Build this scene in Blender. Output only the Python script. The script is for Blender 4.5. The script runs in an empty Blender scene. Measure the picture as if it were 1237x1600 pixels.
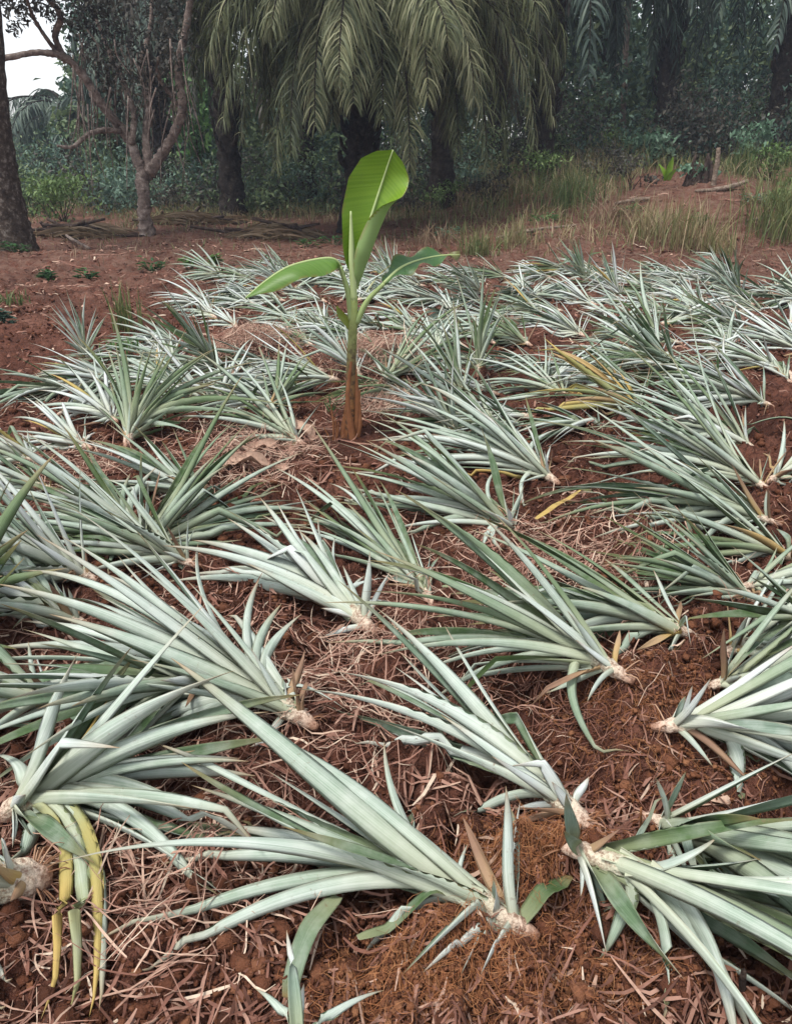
import bpy, math, random
import numpy as np
from mathutils import Vector

S = bpy.context.scene
col = S.collection
R = math.radians

# ------------------------------------------------------------------ camera
CAM_H, PITCH, FPX, CW, CH = 1.35, R(25.0), 1200.0, 1237.0, 1600.0
cd = bpy.data.cameras.new('camera')
cd.sensor_fit = 'VERTICAL'; cd.sensor_height = 24.0; cd.lens = 24.0 * FPX / CH
cd.clip_start = 0.02; cd.clip_end = 2000
cam = bpy.data.objects.new('camera', cd); col.objects.link(cam)
cam.location = (0, 0, CAM_H); cam.rotation_euler = (math.pi / 2 - PITCH, 0, 0)
S.camera = cam

# ------------------------------------------------------------------ light
SUN_EL, SUN_AZ = R(66), R(235)          # overcast, brightest from behind the camera, high
W = bpy.data.worlds.new('World'); S.world = W; W.use_nodes = True
wn, wl = W.node_tree.nodes, W.node_tree.links
bg = wn['Background']; bg.inputs['Strength'].default_value = 0.115
sky = wn.new('ShaderNodeTexSky'); sky.sky_type = 'NISHITA'; sky.sun_disc = False
sky.sun_elevation = SUN_EL; sky.sun_rotation = SUN_AZ
sky.air_density = 1.0; sky.dust_density = 1.5; sky.ozone_density = 1.0
hs = wn.new('ShaderNodeHueSaturation'); hs.inputs['Saturation'].default_value = 0.22
wl.new(sky.outputs[0], hs.inputs['Color']); wl.new(hs.outputs[0], bg.inputs['Color'])
ld = bpy.data.lights.new('sun', 'SUN'); ld.energy = 1.5; ld.angle = R(11); ld.color = (1.0, 0.96, 0.9)
sun = bpy.data.objects.new('sun', ld); col.objects.link(sun)
sd = Vector((math.sin(SUN_AZ) * math.cos(SUN_EL), math.cos(SUN_AZ) * math.cos(SUN_EL), math.sin(SUN_EL)))
sun.rotation_euler = sd.to_track_quat('Z', 'Y').to_euler()
S.view_settings.view_transform = 'Standard'; S.view_settings.look = 'None'
S.view_settings.gamma = 1.0; S.view_settings.exposure = 1.22
S.view_settings.use_curve_mapping = False
S.render.engine = 'CYCLES'
S.cycles.max_bounces = 5; S.cycles.diffuse_bounces = 3; S.cycles.glossy_bounces = 2
S.cycles.volume_bounces = 1; S.cycles.use_denoising = True

# ------------------------------------------------------------------ noise and terrain
def _hash(ix, iy, seed):
    n = (ix.astype(np.int64) * 374761393 + iy.astype(np.int64) * 668265263 + seed * 974711) & 0xffffffff
    n = ((n ^ (n >> 13)) * 1274126177) & 0xffffffff
    n = ((n ^ (n >> 16)) * 2246822519) & 0xffffffff
    return ((n ^ (n >> 15)) & 0xffffff) / float(0xffffff)
def vnoise(x, y, seed=0):
    x = np.asarray(x, float); y = np.asarray(y, float)
    ix = np.floor(x); iy = np.floor(y); fx = x - ix; fy = y - iy
    fx = fx * fx * fx * (fx * (fx * 6 - 15) + 10); fy = fy * fy * fy * (fy * (fy * 6 - 15) + 10)
    a = _hash(ix, iy, seed); b = _hash(ix + 1, iy, seed); c = _hash(ix, iy + 1, seed); d = _hash(ix + 1, iy + 1, seed)
    return (a + (b - a) * fx) * (1 - fy) + (c + (d - c) * fx) * fy - 0.5
def sst(a, b, x):
    t = np.clip((np.asarray(x, float) - a) / (b - a), 0, 1); return t * t * (3 - 2 * t)
MOUNDS = []                              # (x, y, radius, height)
def terrain(x, y):
    x = np.asarray(x, float); y = np.asarray(y, float)
    h = 1.05 * sst(9.6, 17, y) * sst(-1.5, 6.5, x) + 0.5 * sst(18, 34, y) * sst(-6, 4, x)
    h = h + 0.10 * vnoise(x * .45, y * .45, 1) * sst(2.5, 7, y) + 0.055 * vnoise(x * 1.3, y * 1.3, 2)
    for mx, my, mr, mh in MOUNDS:
        h = h + mh * np.exp(-((x - mx) ** 2 + (y - my) ** 2) / (mr * mr))
    return h
def clods(x, y):
    f = 1.0 - 0.4 * sst(9, 14, y)
    a = vnoise(x * 5, y * 5, 3); b = vnoise(x * 12.5, y * 12.5, 4); c = vnoise(x * 29, y * 29, 5); d = vnoise(x * 61, y * 61, 6)
    ridg = 0.5 - np.abs(vnoise(x * 8.3, y * 8.3, 8)) * 2
    dug = 1 + .8 * np.maximum(sst(.1, .7, x - .12 * y) * (1 - sst(4.0, 5.5, y)), sst(-.25, .05, x) * (1 - sst(1.7, 2.1, y)))
    bx_ = 1 - .8 * np.exp(-((x + .22) ** 2 + (y - 3.62) ** 2) / .06)      # trodden soil round the banana foot
    return f * dug * bx_ * (0.06 * a + 0.045 * np.abs(b) * 2 + 0.020 * c + 0.028 * np.abs(vnoise(x * 21, y * 21, 9)) * 2 + 0.008 * d - 0.016 * ridg)
CP, SP = math.cos(PITCH), math.sin(PITCH)
def ray(px, py):
    a = (px - CW / 2) / FPX; b = (CH / 2 - py) / FPX
    d = np.array([a, CP + b * SP, -SP + b * CP]); return d
def gp(px, py, h=0.0):
    """the point of the photographed ground (raised by h) that lies along this sight line"""
    d = ray(px, py)
    t = np.linspace(0.4, 60, 6000)
    z = CAM_H + d[2] * t; g = terrain(d[0] * t, d[1] * t) + h
    k = np.argmax(z <= g)
    if z[k] > g[k]: k = len(t) - 1
    return np.array([d[0] * t[k], d[1] * t[k], g[k]])
def at(px, py, Y):
    d = ray(px, py); t = Y / d[1]; return np.array([d[0] * t, Y, CAM_H + d[2] * t])
m1 = gp(815, 1380); m2 = gp(740, 1560); m3 = gp(1100, 1110); m4 = gp(590, 590); m5 = gp(395, 560)
MOUNDS += [(m1[0], m1[1], .10, .06), (m2[0], m2[1], .14, .06), (m3[0], m3[1], .22, .05), (m4[0], m4[1], .35, .12), (m5[0], m5[1], .25, .07)]
m6 = gp(1130, 325); MOUNDS.append((m6[0], m6[1], 1.3, .22))
PG = 0.03; PX0, PY0 = -8.0, 0.0; pile = np.zeros((540, 420))     # how high the laid plants already stand
def pidx(x, y):
    return (np.clip(((x - PX0) / PG).astype(int), 0, 539), np.clip(((y - PY0) / PG).astype(int), 0, 419))
def gz(x, y):
    x = np.asarray(x, float); y = np.asarray(y, float)
    return terrain(x, y) + clods(x, y) + pile[pidx(x, y)]

# ------------------------------------------------------------------ mesh building
class MB:
    def __init__(s): s.V, s.F, s.M, s.A, s.n = [], [], [], [], 0
    def add(s, V, F, A=None, mat=0):
        V = np.asarray(V, float).reshape(-1, 3); F = np.asarray(F, int).reshape(-1, 4)
        if A is None: A = np.zeros((len(V), 4))
        A = np.array(np.broadcast_to(np.asarray(A, float), (len(V), 4)))
        s.V.append(V); s.F.append(F + s.n); s.A.append(A); s.n += len(V)
        s.M.append(np.full(len(F), mat) if np.isscalar(mat) else np.asarray(mat))
    def build(s, name, mats, parent=None, smooth=True):
        V = np.concatenate(s.V); F = np.concatenate(s.F); A = np.concatenate(s.A); M = np.concatenate(s.M)
        if parent is not None: V = V - np.array(parent.location if parent.parent is None else parent.parent.location)
        me = bpy.data.meshes.new(name)
        me.vertices.add(len(V)); me.vertices.foreach_set('co', V.astype(np.float32).ravel())
        me.loops.add(F.size); me.loops.foreach_set('vertex_index', F.astype(np.int32).ravel())
        me.polygons.add(len(F))
        me.polygons.foreach_set('loop_start', np.arange(0, F.size, 4, dtype=np.int32))
        me.polygons.foreach_set('loop_total', np.full(len(F), 4, np.int32))
        me.polygons.foreach_set('material_index', M.astype(np.int32))
        me.polygons.foreach_set('use_smooth', np.full(len(F), smooth))
        at_ = me.attributes.new('lf', 'FLOAT_COLOR', 'POINT'); at_.data.foreach_set('color', A.astype(np.float32).ravel())
        for m in (mats if isinstance(mats, (list, tuple)) else [mats]): me.materials.append(m)
        me.update(calc_edges=True)
        o = bpy.data.objects.new(name, me); col.objects.link(o)
        if parent is not None: o.parent = parent
        return o
def empty(name, loc):
    o = bpy.data.objects.new(name, None); o.empty_display_size = .1; col.objects.link(o)
    o.location = tuple(float(v) for v in loc); return o
def tag(o, label=None, cat=None, group=None, kind=None):
    if label: o['label'] = label
    if cat: o['category'] = cat
    if group: o['group'] = group
    if kind: o['kind'] = kind
    return o
def nrm(v): return v / np.maximum(np.linalg.norm(v, axis=-1, keepdims=True), 1e-9)
def grid_faces(nl, m, k, closed):
    """faces for nl strips of (m rings x k points)"""
    r, c = np.meshgrid(np.arange(m - 1), np.arange(k if closed else k - 1), indexing='ij')
    c2 = (c + 1) % k
    f = np.stack([r * k + c, r * k + c2, (r + 1) * k + c2, (r + 1) * k + c], -1).reshape(-1, 4)
    return (f[None] + (np.arange(nl) * m * k)[:, None, None]).reshape(-1, 4), f.shape[0]
def resample(P, n):
    P = np.asarray(P, float); m = len(P)
    if m == 2: t = np.linspace(0, 1, n)[:, None]; return P[0] * (1 - t) + P[1] * t
    Q = np.concatenate([[2 * P[0] - P[1]], P, [2 * P[-1] - P[-2]]]); out = []
    for u in np.linspace(0, m - 1 - 1e-6, n):
        i = int(u); f = u - i; a, b, c, d = Q[i], Q[i + 1], Q[i + 2], Q[i + 3]
        out.append(.5 * ((2 * b) + (c - a) * f + (2 * a - 5 * b + 4 * c - d) * f * f + (3 * b - a - 3 * c + d) * f ** 3))
    return np.array(out)
def tube(mb, P, rad, sides=8, n=None, rough=0.0, rng=None, A=(0, 0, .5, 0), mat=0, cap=True):
    n = n or max(4, len(P) * 3); rad = np.asarray(rad, float)
    P = resample(P, n); r = np.interp(np.linspace(0, 1, n), np.linspace(0, 1, len(rad)), rad)
    T = nrm(np.gradient(P, axis=0)); ref = np.array([0.31, .17, .93]); 
    if abs(T[n // 2] @ ref) > .95: ref = np.array([1., 0, 0])
    U = nrm(np.cross(T, ref)); Vv = np.cross(T, U)
    a = np.linspace(0, 2 * np.pi, sides, endpoint=False)
    rr = r[:, None] * np.ones((n, sides))
    if rough and rng is not None:
        rr = rr * (1 + rough * (rng.random((n, sides)) - .5) * 2)
    pts = P[:, None] + rr[..., None] * (np.cos(a)[None, :, None] * U[:, None] + np.sin(a)[None, :, None] * Vv[:, None])
    pts = pts.reshape(-1, 3); F, _ = grid_faces(1, n, sides, True)
    A = np.tile(np.asarray(A, float), (n * sides, 1)); A[:, 0] = np.repeat(np.linspace(0, 1, n), sides)
    base = len(pts)
    if cap:
        pts = np.concatenate([pts, P[:1] - T[:1] * r[0] * .25, P[-1:] + T[-1:] * r[-1] * .25]); A = np.concatenate([A, A[:1], A[-1:]])
        j = np.arange(0, sides, 2); e = lambda q: q % sides
        F = np.concatenate([F, np.stack([np.full(len(j), base), e(j + 2), e(j + 1), j], -1),
                            np.stack([np.full(len(j), base + 1), (n - 1) * sides + j, (n - 1) * sides + e(j + 1), (n - 1) * sides + e(j + 2)], -1)])
    mb.add(pts, F, A, mat)
def channel_leaves(mb, P, N, Wd, depth, thick, hue, dry, K=5, mats=(0, 1), tend=None):
    """closed, channelled blades.  P (L,m,3) spine, N (L,m,3) upper-side normal, Wd (L,m) width"""
    L, m = P.shape[:2]
    T = nrm(np.gradient(P, axis=1)); Sd = nrm(np.cross(T, N)); N = np.cross(Sd, T)
    s = np.linspace(-1, 1, K)
    dep = depth if np.ndim(depth) else np.full((L, m), depth)
    lift = (np.abs(s) ** 1.7)[None, None] * dep[..., None] * Wd[..., None] * .5
    out = P[:, :, None] + Sd[:, :, None] * (s * .5)[None, None, :, None] * Wd[:, :, None, None] + N[:, :, None] * lift[..., None]
    si = s[1:-1][::-1]
    th = np.minimum(thick, Wd * .25)
    li = (np.abs(si) ** 1.7)[None, None] * dep[..., None] * Wd[..., None] * .5 + th[..., None] * (1 - si ** 2)[None, None]
    inn = P[:, :, None] + Sd[:, :, None] * (si * .5)[None, None, :, None] * Wd[:, :, None, None] + N[:, :, None] * li[..., None]
    ring = np.concatenate([out, inn], 2); k = ring.shape[2]
    F, per = grid_faces(L, m, k, True)
    cm = np.array([mats[0]] * (K - 1) + [mats[1]] * (k - K + 1))
    M = np.tile(np.tile(cm, m - 1), L)
    A = np.zeros((L, m, k, 4)); t = np.linspace(0, 1, m)
    te = np.ones(L) if tend is None else tend
    A[..., 0] = (t[None] * te[:, None])[:, :, None]
    A[..., 1] = np.concatenate([s, si]) * .5 + .5
    A[..., 2] = np.asarray(hue)[:, None, None]; A[..., 3] = dry[:, :, None] if np.ndim(dry) == 2 else np.asarray(dry)[:, None, None]
    mb.add(ring.reshape(-1, 3), F, A.reshape(-1, 4), M)
def ribbons(mb, P, Sd, Wd, hue, mat=0, dry=None):
    """flat thin blades: P (L,m,3), Sd (L,m,3) side vectors, Wd (L,m)"""
    L, m = P.shape[:2]
    V = np.stack([P - Sd * Wd[..., None] * .5, P + Sd * Wd[..., None] * .5], 2)
    F, _ = grid_faces(L, m, 2, False)
    A = np.zeros((L, m, 2, 4)); A[..., 0] = np.linspace(0, 1, m)[None, :, None]; A[:, :, 1, 1] = 1; A[..., 2] = np.asarray(hue)[:, None, None]
    if dry is not None: A[..., 3] = np.asarray(dry)[:, None, None]
    mb.add(V.reshape(-1, 3), F, A.reshape(-1, 4), mat)
def kites(mb, C, D, Nn, ln, wd, hue, fold=.15, mat=0, dry=None):
    """folded leaf-sized faces: C centre, D long axis, Nn normal"""
    Sd = nrm(np.cross(D, Nn)); Nn = np.cross(Sd, D)
    a = C - D * ln[:, None] * .5; b = C + D * ln[:, None] * .5 - Nn * ln[:, None] * .12
    l = C + Sd * wd[:, None] * .5 + Nn * wd[:, None] * fold - D * ln[:, None] * .06; r = C - Sd * wd[:, None] * .5 + Nn * wd[:, None] * fold - D * ln[:, None] * .06
    V = np.stack([a, r, b, l], 1); n = len(C)
    F = np.arange(n * 4).reshape(n, 4)
    A = np.zeros((n, 4, 4)); A[:, 2, 0] = 1; A[:, 1, 0] = .5; A[:, 3, 0] = .5; A[..., 2] = np.asarray(hue)[:, None]
    if dry is not None: A[..., 3] = np.asarray(dry)[:, None]
    mb.add(V.reshape(-1, 3), F, A.reshape(-1, 4), mat)

# ------------------------------------------------------------------ materials
class NT:
    def __init__(s, name, rough=.8, spec=.3):
        s.m = bpy.data.materials.new(name); s.m.use_nodes = True
        s.n, s.l = s.m.node_tree.nodes, s.m.node_tree.links
        s.b = s.n['Principled BSDF']; s.b.inputs['Roughness'].default_value = rough; s.b.inputs['Specular IOR Level'].default_value = spec
    def new(s, t): return s.n.new(t)
    def attr(s):
        a = s.new('ShaderNodeAttribute'); a.attribute_name = 'lf'; sp = s.new('ShaderNodeSeparateColor'); s.l.new(a.outputs['Color'], sp.inputs[0])
        return sp.outputs[0], sp.outputs[1], sp.outputs[2], a.outputs['Alpha']
    def pos(s): return s.new('ShaderNodeNewGeometry').outputs['Position']
    def noise(s, scale, detail=4, vec=None, rough=.55):
        n = s.new('ShaderNodeTexNoise'); n.inputs['Scale'].default_value = scale; n.inputs['Detail'].default_value = detail; n.inputs['Roughness'].default_value = rough
        s.l.new(vec if vec is not None else s.pos(), n.inputs['Vector']); return n.outputs['Fac']
    def ramp(s, fac, stops, interp='LINEAR'):
        r = s.new('ShaderNodeValToRGB'); r.color_ramp.interpolation = interp; e = r.color_ramp.elements
        while len(e) < len(stops): e.new(.5)
        for q, (p, c) in zip(e, stops): q.position = p; q.color = (*c, 1) if len(c) == 3 else c
        s.l.new(fac, r.inputs[0]); return r.outputs[0]
    def mix(s, fac, a, b, mode='MIX'):
        x = s.new('ShaderNodeMix'); x.data_type = 'RGBA'; x.blend_type = mode
        for sock, v in ((x.inputs[0], fac), (x.inputs[6], a), (x.inputs[7], b)):
            if isinstance(v, (int, float)): sock.default_value = v
            elif isinstance(v, tuple): sock.default_value = (*v, 1)
            else: s.l.new(v, sock)
        return x.outputs[2]
    def math(s, op, a, b=None, clamp=False):
        x = s.new('ShaderNodeMath'); x.operation = op; x.use_clamp = clamp
        for sock, v in zip(x.inputs, (a, b)):
            if v is None: continue
            if isinstance(v, (int, float)): sock.default_value = v
            else: s.l.new(v, sock)
        return x.outputs[0]
    def comb(s, a, b, c):
        x = s.new('ShaderNodeCombineXYZ')
        for sock, v in zip(x.inputs, (a, b, c)):
            if isinstance(v, (int, float)): sock.default_value = v
            else: s.l.new(v, sock)
        return x.outputs[0]
    def bump(s, h, st=.4, dist=.01):
        b = s.new('ShaderNodeBump'); b.inputs['Strength'].default_value = st; b.inputs['Distance'].default_value = dist
        s.l.new(h, b.inputs['Height']); s.l.new(b.outputs[0], s.b.inputs['Normal'])
    def color(s, c):
        s.l.new(c, s.b.inputs['Base Color']); return s.m
    def trans(s, c, fac):
        """light passes through the thin leaf"""
        t = s.new('ShaderNodeBsdfTranslucent'); s.l.new(c, t.inputs[0]); x = s.new('ShaderNodeMixShader'); x.inputs[0].default_value = fac
        s.l.new(s.b.outputs[0], x.inputs[1]); s.l.new(t.outputs[0], x.inputs[2]); s.l.new(x.outputs[0], s.n['Material Output'].inputs['Surface'])
        return s.m

# soil splashes and brown scars on the blades
def pineapple_mat(name, stops_hue, base_c, tip_c, bloom):
    q = NT(name, .62, .22); t, sx, hue, dry = q.attr()
    c = q.ramp(hue, stops_hue)
    # fine lengthwise veins, whitish scurf, paler base, drier tip
    vein = q.noise(1.0, 2, q.comb(q.math('MULTIPLY', t, 2.5), q.math('MULTIPLY', sx, 17.0), q.math('MULTIPLY', hue, 60.0)))
    c = q.mix(q.math('MULTIPLY', q.ramp(vein, [(.38, (0, 0, 0)), (.62, (1, 1, 1))]), .75), c, q.mix(1.0, c, (.60, .67, .60), 'MULTIPLY'))
    sc = q.noise(24, 5); c = q.mix(q.math('MULTIPLY', q.ramp(sc, [(.42, (0, 0, 0)), (.72, (1, 1, 1))]), q.math('MULTIPLY', q.ramp(hue, [(.1, (.15, .15, .15)), (.5, (1, 1, 1))]), bloom)), c, (.60, .62, .58))
    edge = q.ramp(sx, [(0, (1, 1, 1)), (.07, (0, 0, 0)), (.93, (0, 0, 0)), (1, (1, 1, 1))])
    c = q.mix(q.math('MULTIPLY', edge, .35), c, (.36, .33, .20))
    c = q.mix(q.ramp(t, [(0, (.8, .8, .8)), (.15, (.5, .5, .5)), (.45, (0, 0, 0))]), c, base_c)
    c = q.mix(q.ramp(t, [(.70, (0, 0, 0)), (.9, (.45, .45, .45)), (1, (1, 1, 1))]), c, tip_c)
    dn = q.math('ADD', dry, q.math('MULTIPLY', q.math('SUBTRACT', q.noise(14, 3), .5), .28))
    c = q.mix(q.math('MULTIPLY', q.ramp(dry, [(.02, (0, 0, 0)), (.12, (1, 1, 1))]), q.ramp(dn, [(.0, (0, 0, 0)), (.3, (1, 1, 1))])), c,
              q.ramp(dn, [(.2, (.26, .27, .10)), (.5, (.44, .31, .10)), (.75, (.36, .25, .14)), (1, (.22, .13, .085))]))
    c = q.mix(q.math('MULTIPLY', q.ramp(q.noise(55, 5, rough=.7), [(.60, (0, 0, 0)), (.70, (1, 1, 1))]), q.ramp(q.noise(7, 2), [(.5, (0, 0, 0)), (.62, (.75, .75, .75))])), c, (.17, .10, .06))
    q.bump(vein, .35, .003)
    return q.color(c)
M_out = pineapple_mat('leaf_underside', [(0, (.125, .18, .085)), (.3, (.24, .31, .22)), (.55, (.38, .45, .38)), (.85, (.50, .555, .51)), (1, (.60, .63, .62))], (.44, .45, .31), (.30, .20, .11), .34)
M_in = pineapple_mat('leaf_upperside', [(0, (.05, .085, .022)), (.4, (.075, .125, .05)), (.75, (.12, .18, .11)), (1, (.21, .27, .22))], (.28, .30, .17), (.20, .14, .06), .22)

q = NT('stem_skin', .75, .2); t, sx, hue, dry = q.attr()
c = q.ramp(t, [(0, (.34, .18, .12)), (.08, (.52, .33, .24)), (.22, (.66, .52, .41)), (.5, (.62, .56, .43)), (.75, (.48, .49, .36)), (1, (.40, .46, .36))])
c = q.mix(q.ramp(q.noise(75, 6, rough=.75), [(.46, (0, 0, 0)), (.60, (.8, .8, .8))]), c, (.19, .09, .055)); q.bump(q.noise(110, 5), .9, .008)
M_stem = q.color(c)
q = NT('root_fibre', .9, .1); t, sx, hue, dry = q.attr()
M_root = q.color(q.ramp(hue, [(0, (.13, .06, .035)), (.6, (.28, .15, .09)), (1, (.42, .27, .18))]))

q = NT('red_soil', .97, .1)
P_ = q.pos()
c = q.ramp(q.noise(2.2, 5), [(.3, (.068, .028, .020)), (.46, (.122, .049, .033)), (.6, (.172, .072, .049)), (.75, (.225, .105, .074))])
c = q.mix(q.ramp(q.noise(42, 6, rough=.7), [(.36, (.85, .85, .85)), (.56, (0, 0, 0))]), c, (.040, .018, .014))
c = q.mix(q.ramp(q.noise(130, 3), [(.60, (0, 0, 0)), (.72, (.8, .8, .8))]), c, (.22, .115, .075))
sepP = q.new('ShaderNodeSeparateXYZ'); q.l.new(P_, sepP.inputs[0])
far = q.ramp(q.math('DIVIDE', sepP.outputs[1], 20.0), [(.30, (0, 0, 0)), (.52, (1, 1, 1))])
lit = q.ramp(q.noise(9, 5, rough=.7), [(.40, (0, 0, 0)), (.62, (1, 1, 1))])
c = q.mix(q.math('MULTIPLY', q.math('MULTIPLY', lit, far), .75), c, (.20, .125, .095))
q.bump(q.math('ADD', q.noise(38, 6, rough=.7), q.math('MULTIPLY', q.noise(150, 4), .5)), .9, .03)
M_soil = q.color(c)
q = NT('soil_crumb', .97, .1); t, sx, hue, dry = q.attr()
c = q.ramp(hue, [(0, (.06, .025, .016)), (.5, (.115, .045, .026)), (1, (.21, .092, .05))]); c = q.mix(dry, c, q.ramp(hue, [(0, (.12, .046, .025)), (.6, (.185, .077, .04)), (1, (.27, .125, .065))])); q.bump(q.noise(160, 4), .8, .01); M_crumb = q.color(c)
q = NT('dry_straw', .85, .2); t, sx, hue, dry = q.attr()
c = q.ramp(hue, [(0, (.09, .040, .028)), (.3, (.20, .092, .066)), (.62, (.32, .18, .135)), (.86, (.47, .32, .24)), (1, (.60, .48, .37))])
M_straw = q.color(q.mix(q.ramp(q.noise(50, 3), [(.45, (0, 0, 0)), (.7, (.5, .5, .5))]), c, (.10, .045, .03)))
q = NT('coir_fibre', .9, .1); t, sx, hue, dry = q.attr()
M_coir = q.color(q.ramp(hue, [(0, (.14, .05, .022)), (.5, (.26, .105, .045)), (1, (.42, .21, .10))]))
def leafy(name, stops, tr=.25, rough=.55, spec=.3, drycol=(.16, .12, .07)):
    q = NT(name, rough, spec); t, sx, hue, dry = q.attr()
    c = q.mix(dry, q.ramp(hue, stops), drycol)
    return q.trans(q.color(c) and c, tr)
M_shade = leafy('dark_foliage', [(0, (.026, .048, .022)), (.5, (.09, .14, .065)), (.85, (.18, .24, .11)), (1, (.28, .34, .17))])
M_bush = leafy('green_foliage', [(0, (.034, .065, .022)), (.5, (.105, .175, .055)), (.9, (.20, .29, .10)), (1, (.29, .38, .16))])
M_blue = leafy('bluish_foliage', [(0, (.032, .066, .05)), (.5, (.09, .16, .12)), (1, (.21, .31, .23))])
M_pale = leafy('pale_green_foliage', [(0, (.06, .13, .08)), (.5, (.14, .25, .16)), (1, (.32, .44, .33))])
M_bright = leafy('light_green_foliage', [(0, (.03, .08, .03)), (.5, (.07, .16, .05)), (1, (.15, .27, .08))])
M_mauve = leafy('mauve_foliage', [(0, (.025, .023, .021)), (.5, (.055, .055, .045)), (1, (.11, .10, .075))])
M_frond = leafy('palm_leaflets', [(0, (.036, .048, .022)), (.4, (.085, .10, .047)), (.8, (.15, .165, .08)), (1, (.25, .25, .14))], .2, drycol=(.14, .112, .088))
M_ffar = leafy('far_palm_leaflets', [(0, (.024, .042, .034)), (.6, (.06, .092, .072)), (1, (.12, .16, .12))], .2, drycol=(.11, .09, .075))
M_grass = leafy('grass_blades', [(0, (.05, .085, .03)), (.35, (.11, .145, .05)), (.65, (.20, .20, .085)), (.85, (.30, .24, .13)), (1, (.38, .29, .19))], .25)
M_gdry = leafy('dry_grass_blades', [(0, (.09, .065, .035)), (.5, (.17, .115, .07)), (1, (.27, .19, .125))], .2)
def bark(name, a, b, cc, sc=14):
    q = NT(name, .92, .15); v = q.comb(0, 0, 0)
    n1 = q.noise(sc, 6, rough=.7); c = q.ramp(n1, [(.3, a), (.52, b), (.72, cc)]); q.bump(n1, 1.0, .05); return q.color(c)
M_palmbark = bark('palm_bark', (.010, .008, .007), (.028, .022, .018), (.085, .07, .056), 12)
M_bark = bark('pale_bark', (.05, .036, .03), (.22, .17, .145), (.50, .43, .38), 8)
M_bark2 = bark('lichen_bark', (.022, .016, .013), (.065, .048, .038), (.30, .26, .225), 13)
M_wood = bark('weathered_wood', (.10, .07, .05), (.24, .18, .14), (.38, .31, .25), 18)
M_rot = bark('dark_wood', (.02, .014, .012), (.06, .042, .034), (.13, .09, .075), 14)
q = NT('banana_blade', .42, .45); t, sx, hue, dry = q.attr()
c = q.ramp(hue, [(0, (.06, .15, .07)), (.5, (.20, .36, .03)), (1, (.30, .45, .05))])
rib = q.noise(1, 2, q.comb(q.math('ADD', q.math('MULTIPLY', t, 60.0), q.math('MULTIPLY', sx, 6.0)), 0, hue))
c = q.mix(q.math('MULTIPLY', q.ramp(rib, [(.4, (0, 0, 0)), (.6, (1, 1, 1))]), .5), c, q.mix(1.0, c, (.62, .72, .5), 'MULTIPLY'))
c = q.mix(q.ramp(q.noise(30, 4), [(.6, (0, 0, 0)), (.8, (.5, .5, .5))]), c, (.20, .29, .05))
c = q.mix(dry, c, (.30, .20, .07)); q.bump(rib, .3, .003)
M_ban = q.trans(q.color(c) and c, .42)
q = NT('banana_underside', .5, .35); t, sx, hue, dry = q.attr()
c = q.ramp(hue, [(0, (.15, .25, .16)), (.5, (.27, .42, .15)), (1, (.36, .48, .19))])
rib = q.noise(1, 2, q.comb(q.math('ADD', q.math('MULTIPLY', t, 60.0), q.math('MULTIPLY', sx, 6.0)), 0, hue))
c = q.mix(q.math('MULTIPLY', rib, .35), c, q.mix(1.0, c, (.7, .75, .6), 'MULTIPLY')); c = q.mix(dry, c, (.33, .24, .10))
M_banu = q.trans(q.color(c) and c, .3)
q = NT('banana_sheath', .5, .35); t, sx, hue, dry = q.attr()
c = q.ramp(t, [(0, (.16, .06, .03)), (.25, (.30, .13, .045)), (.42, (.20, .12, .05)), (.6, (.23, .25, .09)), (.8, (.30, .36, .12)), (1, (.33, .42, .14))])
c = q.mix(q.ramp(q.noise(30, 6, rough=.7), [(.46, (0, 0, 0)), (.58, (.9, .9, .9))]), c, q.ramp(t, [(0, (.04, .022, .016)), (.5, (.07, .04, .025)), (.8, (.28, .33, .10))]))
M_sheath = q.color(c)
q = NT('dry_sheath', .8, .2); t, sx, hue, dry = q.attr()
M_dsheath = q.color(q.mix(q.noise(20, 4), (.13, .045, .022), (.36, .16, .07)))
q = NT('banana_rib', .45, .35); t, sx, hue, dry = q.attr()
M_rib = q.color(q.ramp(hue, [(0, (.22, .30, .10)), (1, (.40, .48, .22))]))

# ------------------------------------------------------------------ the ground
ang = np.concatenate([np.linspace(-55, 55, 560), np.linspace(58, 302, 60)]); na = len(ang)
rr = np.concatenate([np.geomspace(.35, 13, 520), np.geomspace(13.3, 60, 70), np.geomspace(65, 900, 16)])
aa, r2 = np.meshgrid(np.radians(ang), rr); gx = np.sin(aa) * r2; gy = np.cos(aa) * r2
gzv = terrain(gx, gy) + clods(gx, gy) * (r2 < 40)
mb = MB(); F, _ = grid_faces(1, len(rr), na, True)
mb.add(np.stack([gx, gy, gzv], -1), F)
tag(mb.build('ground', M_soil), 'red brown bare soil strewn with straw', kind='structure')

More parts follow.
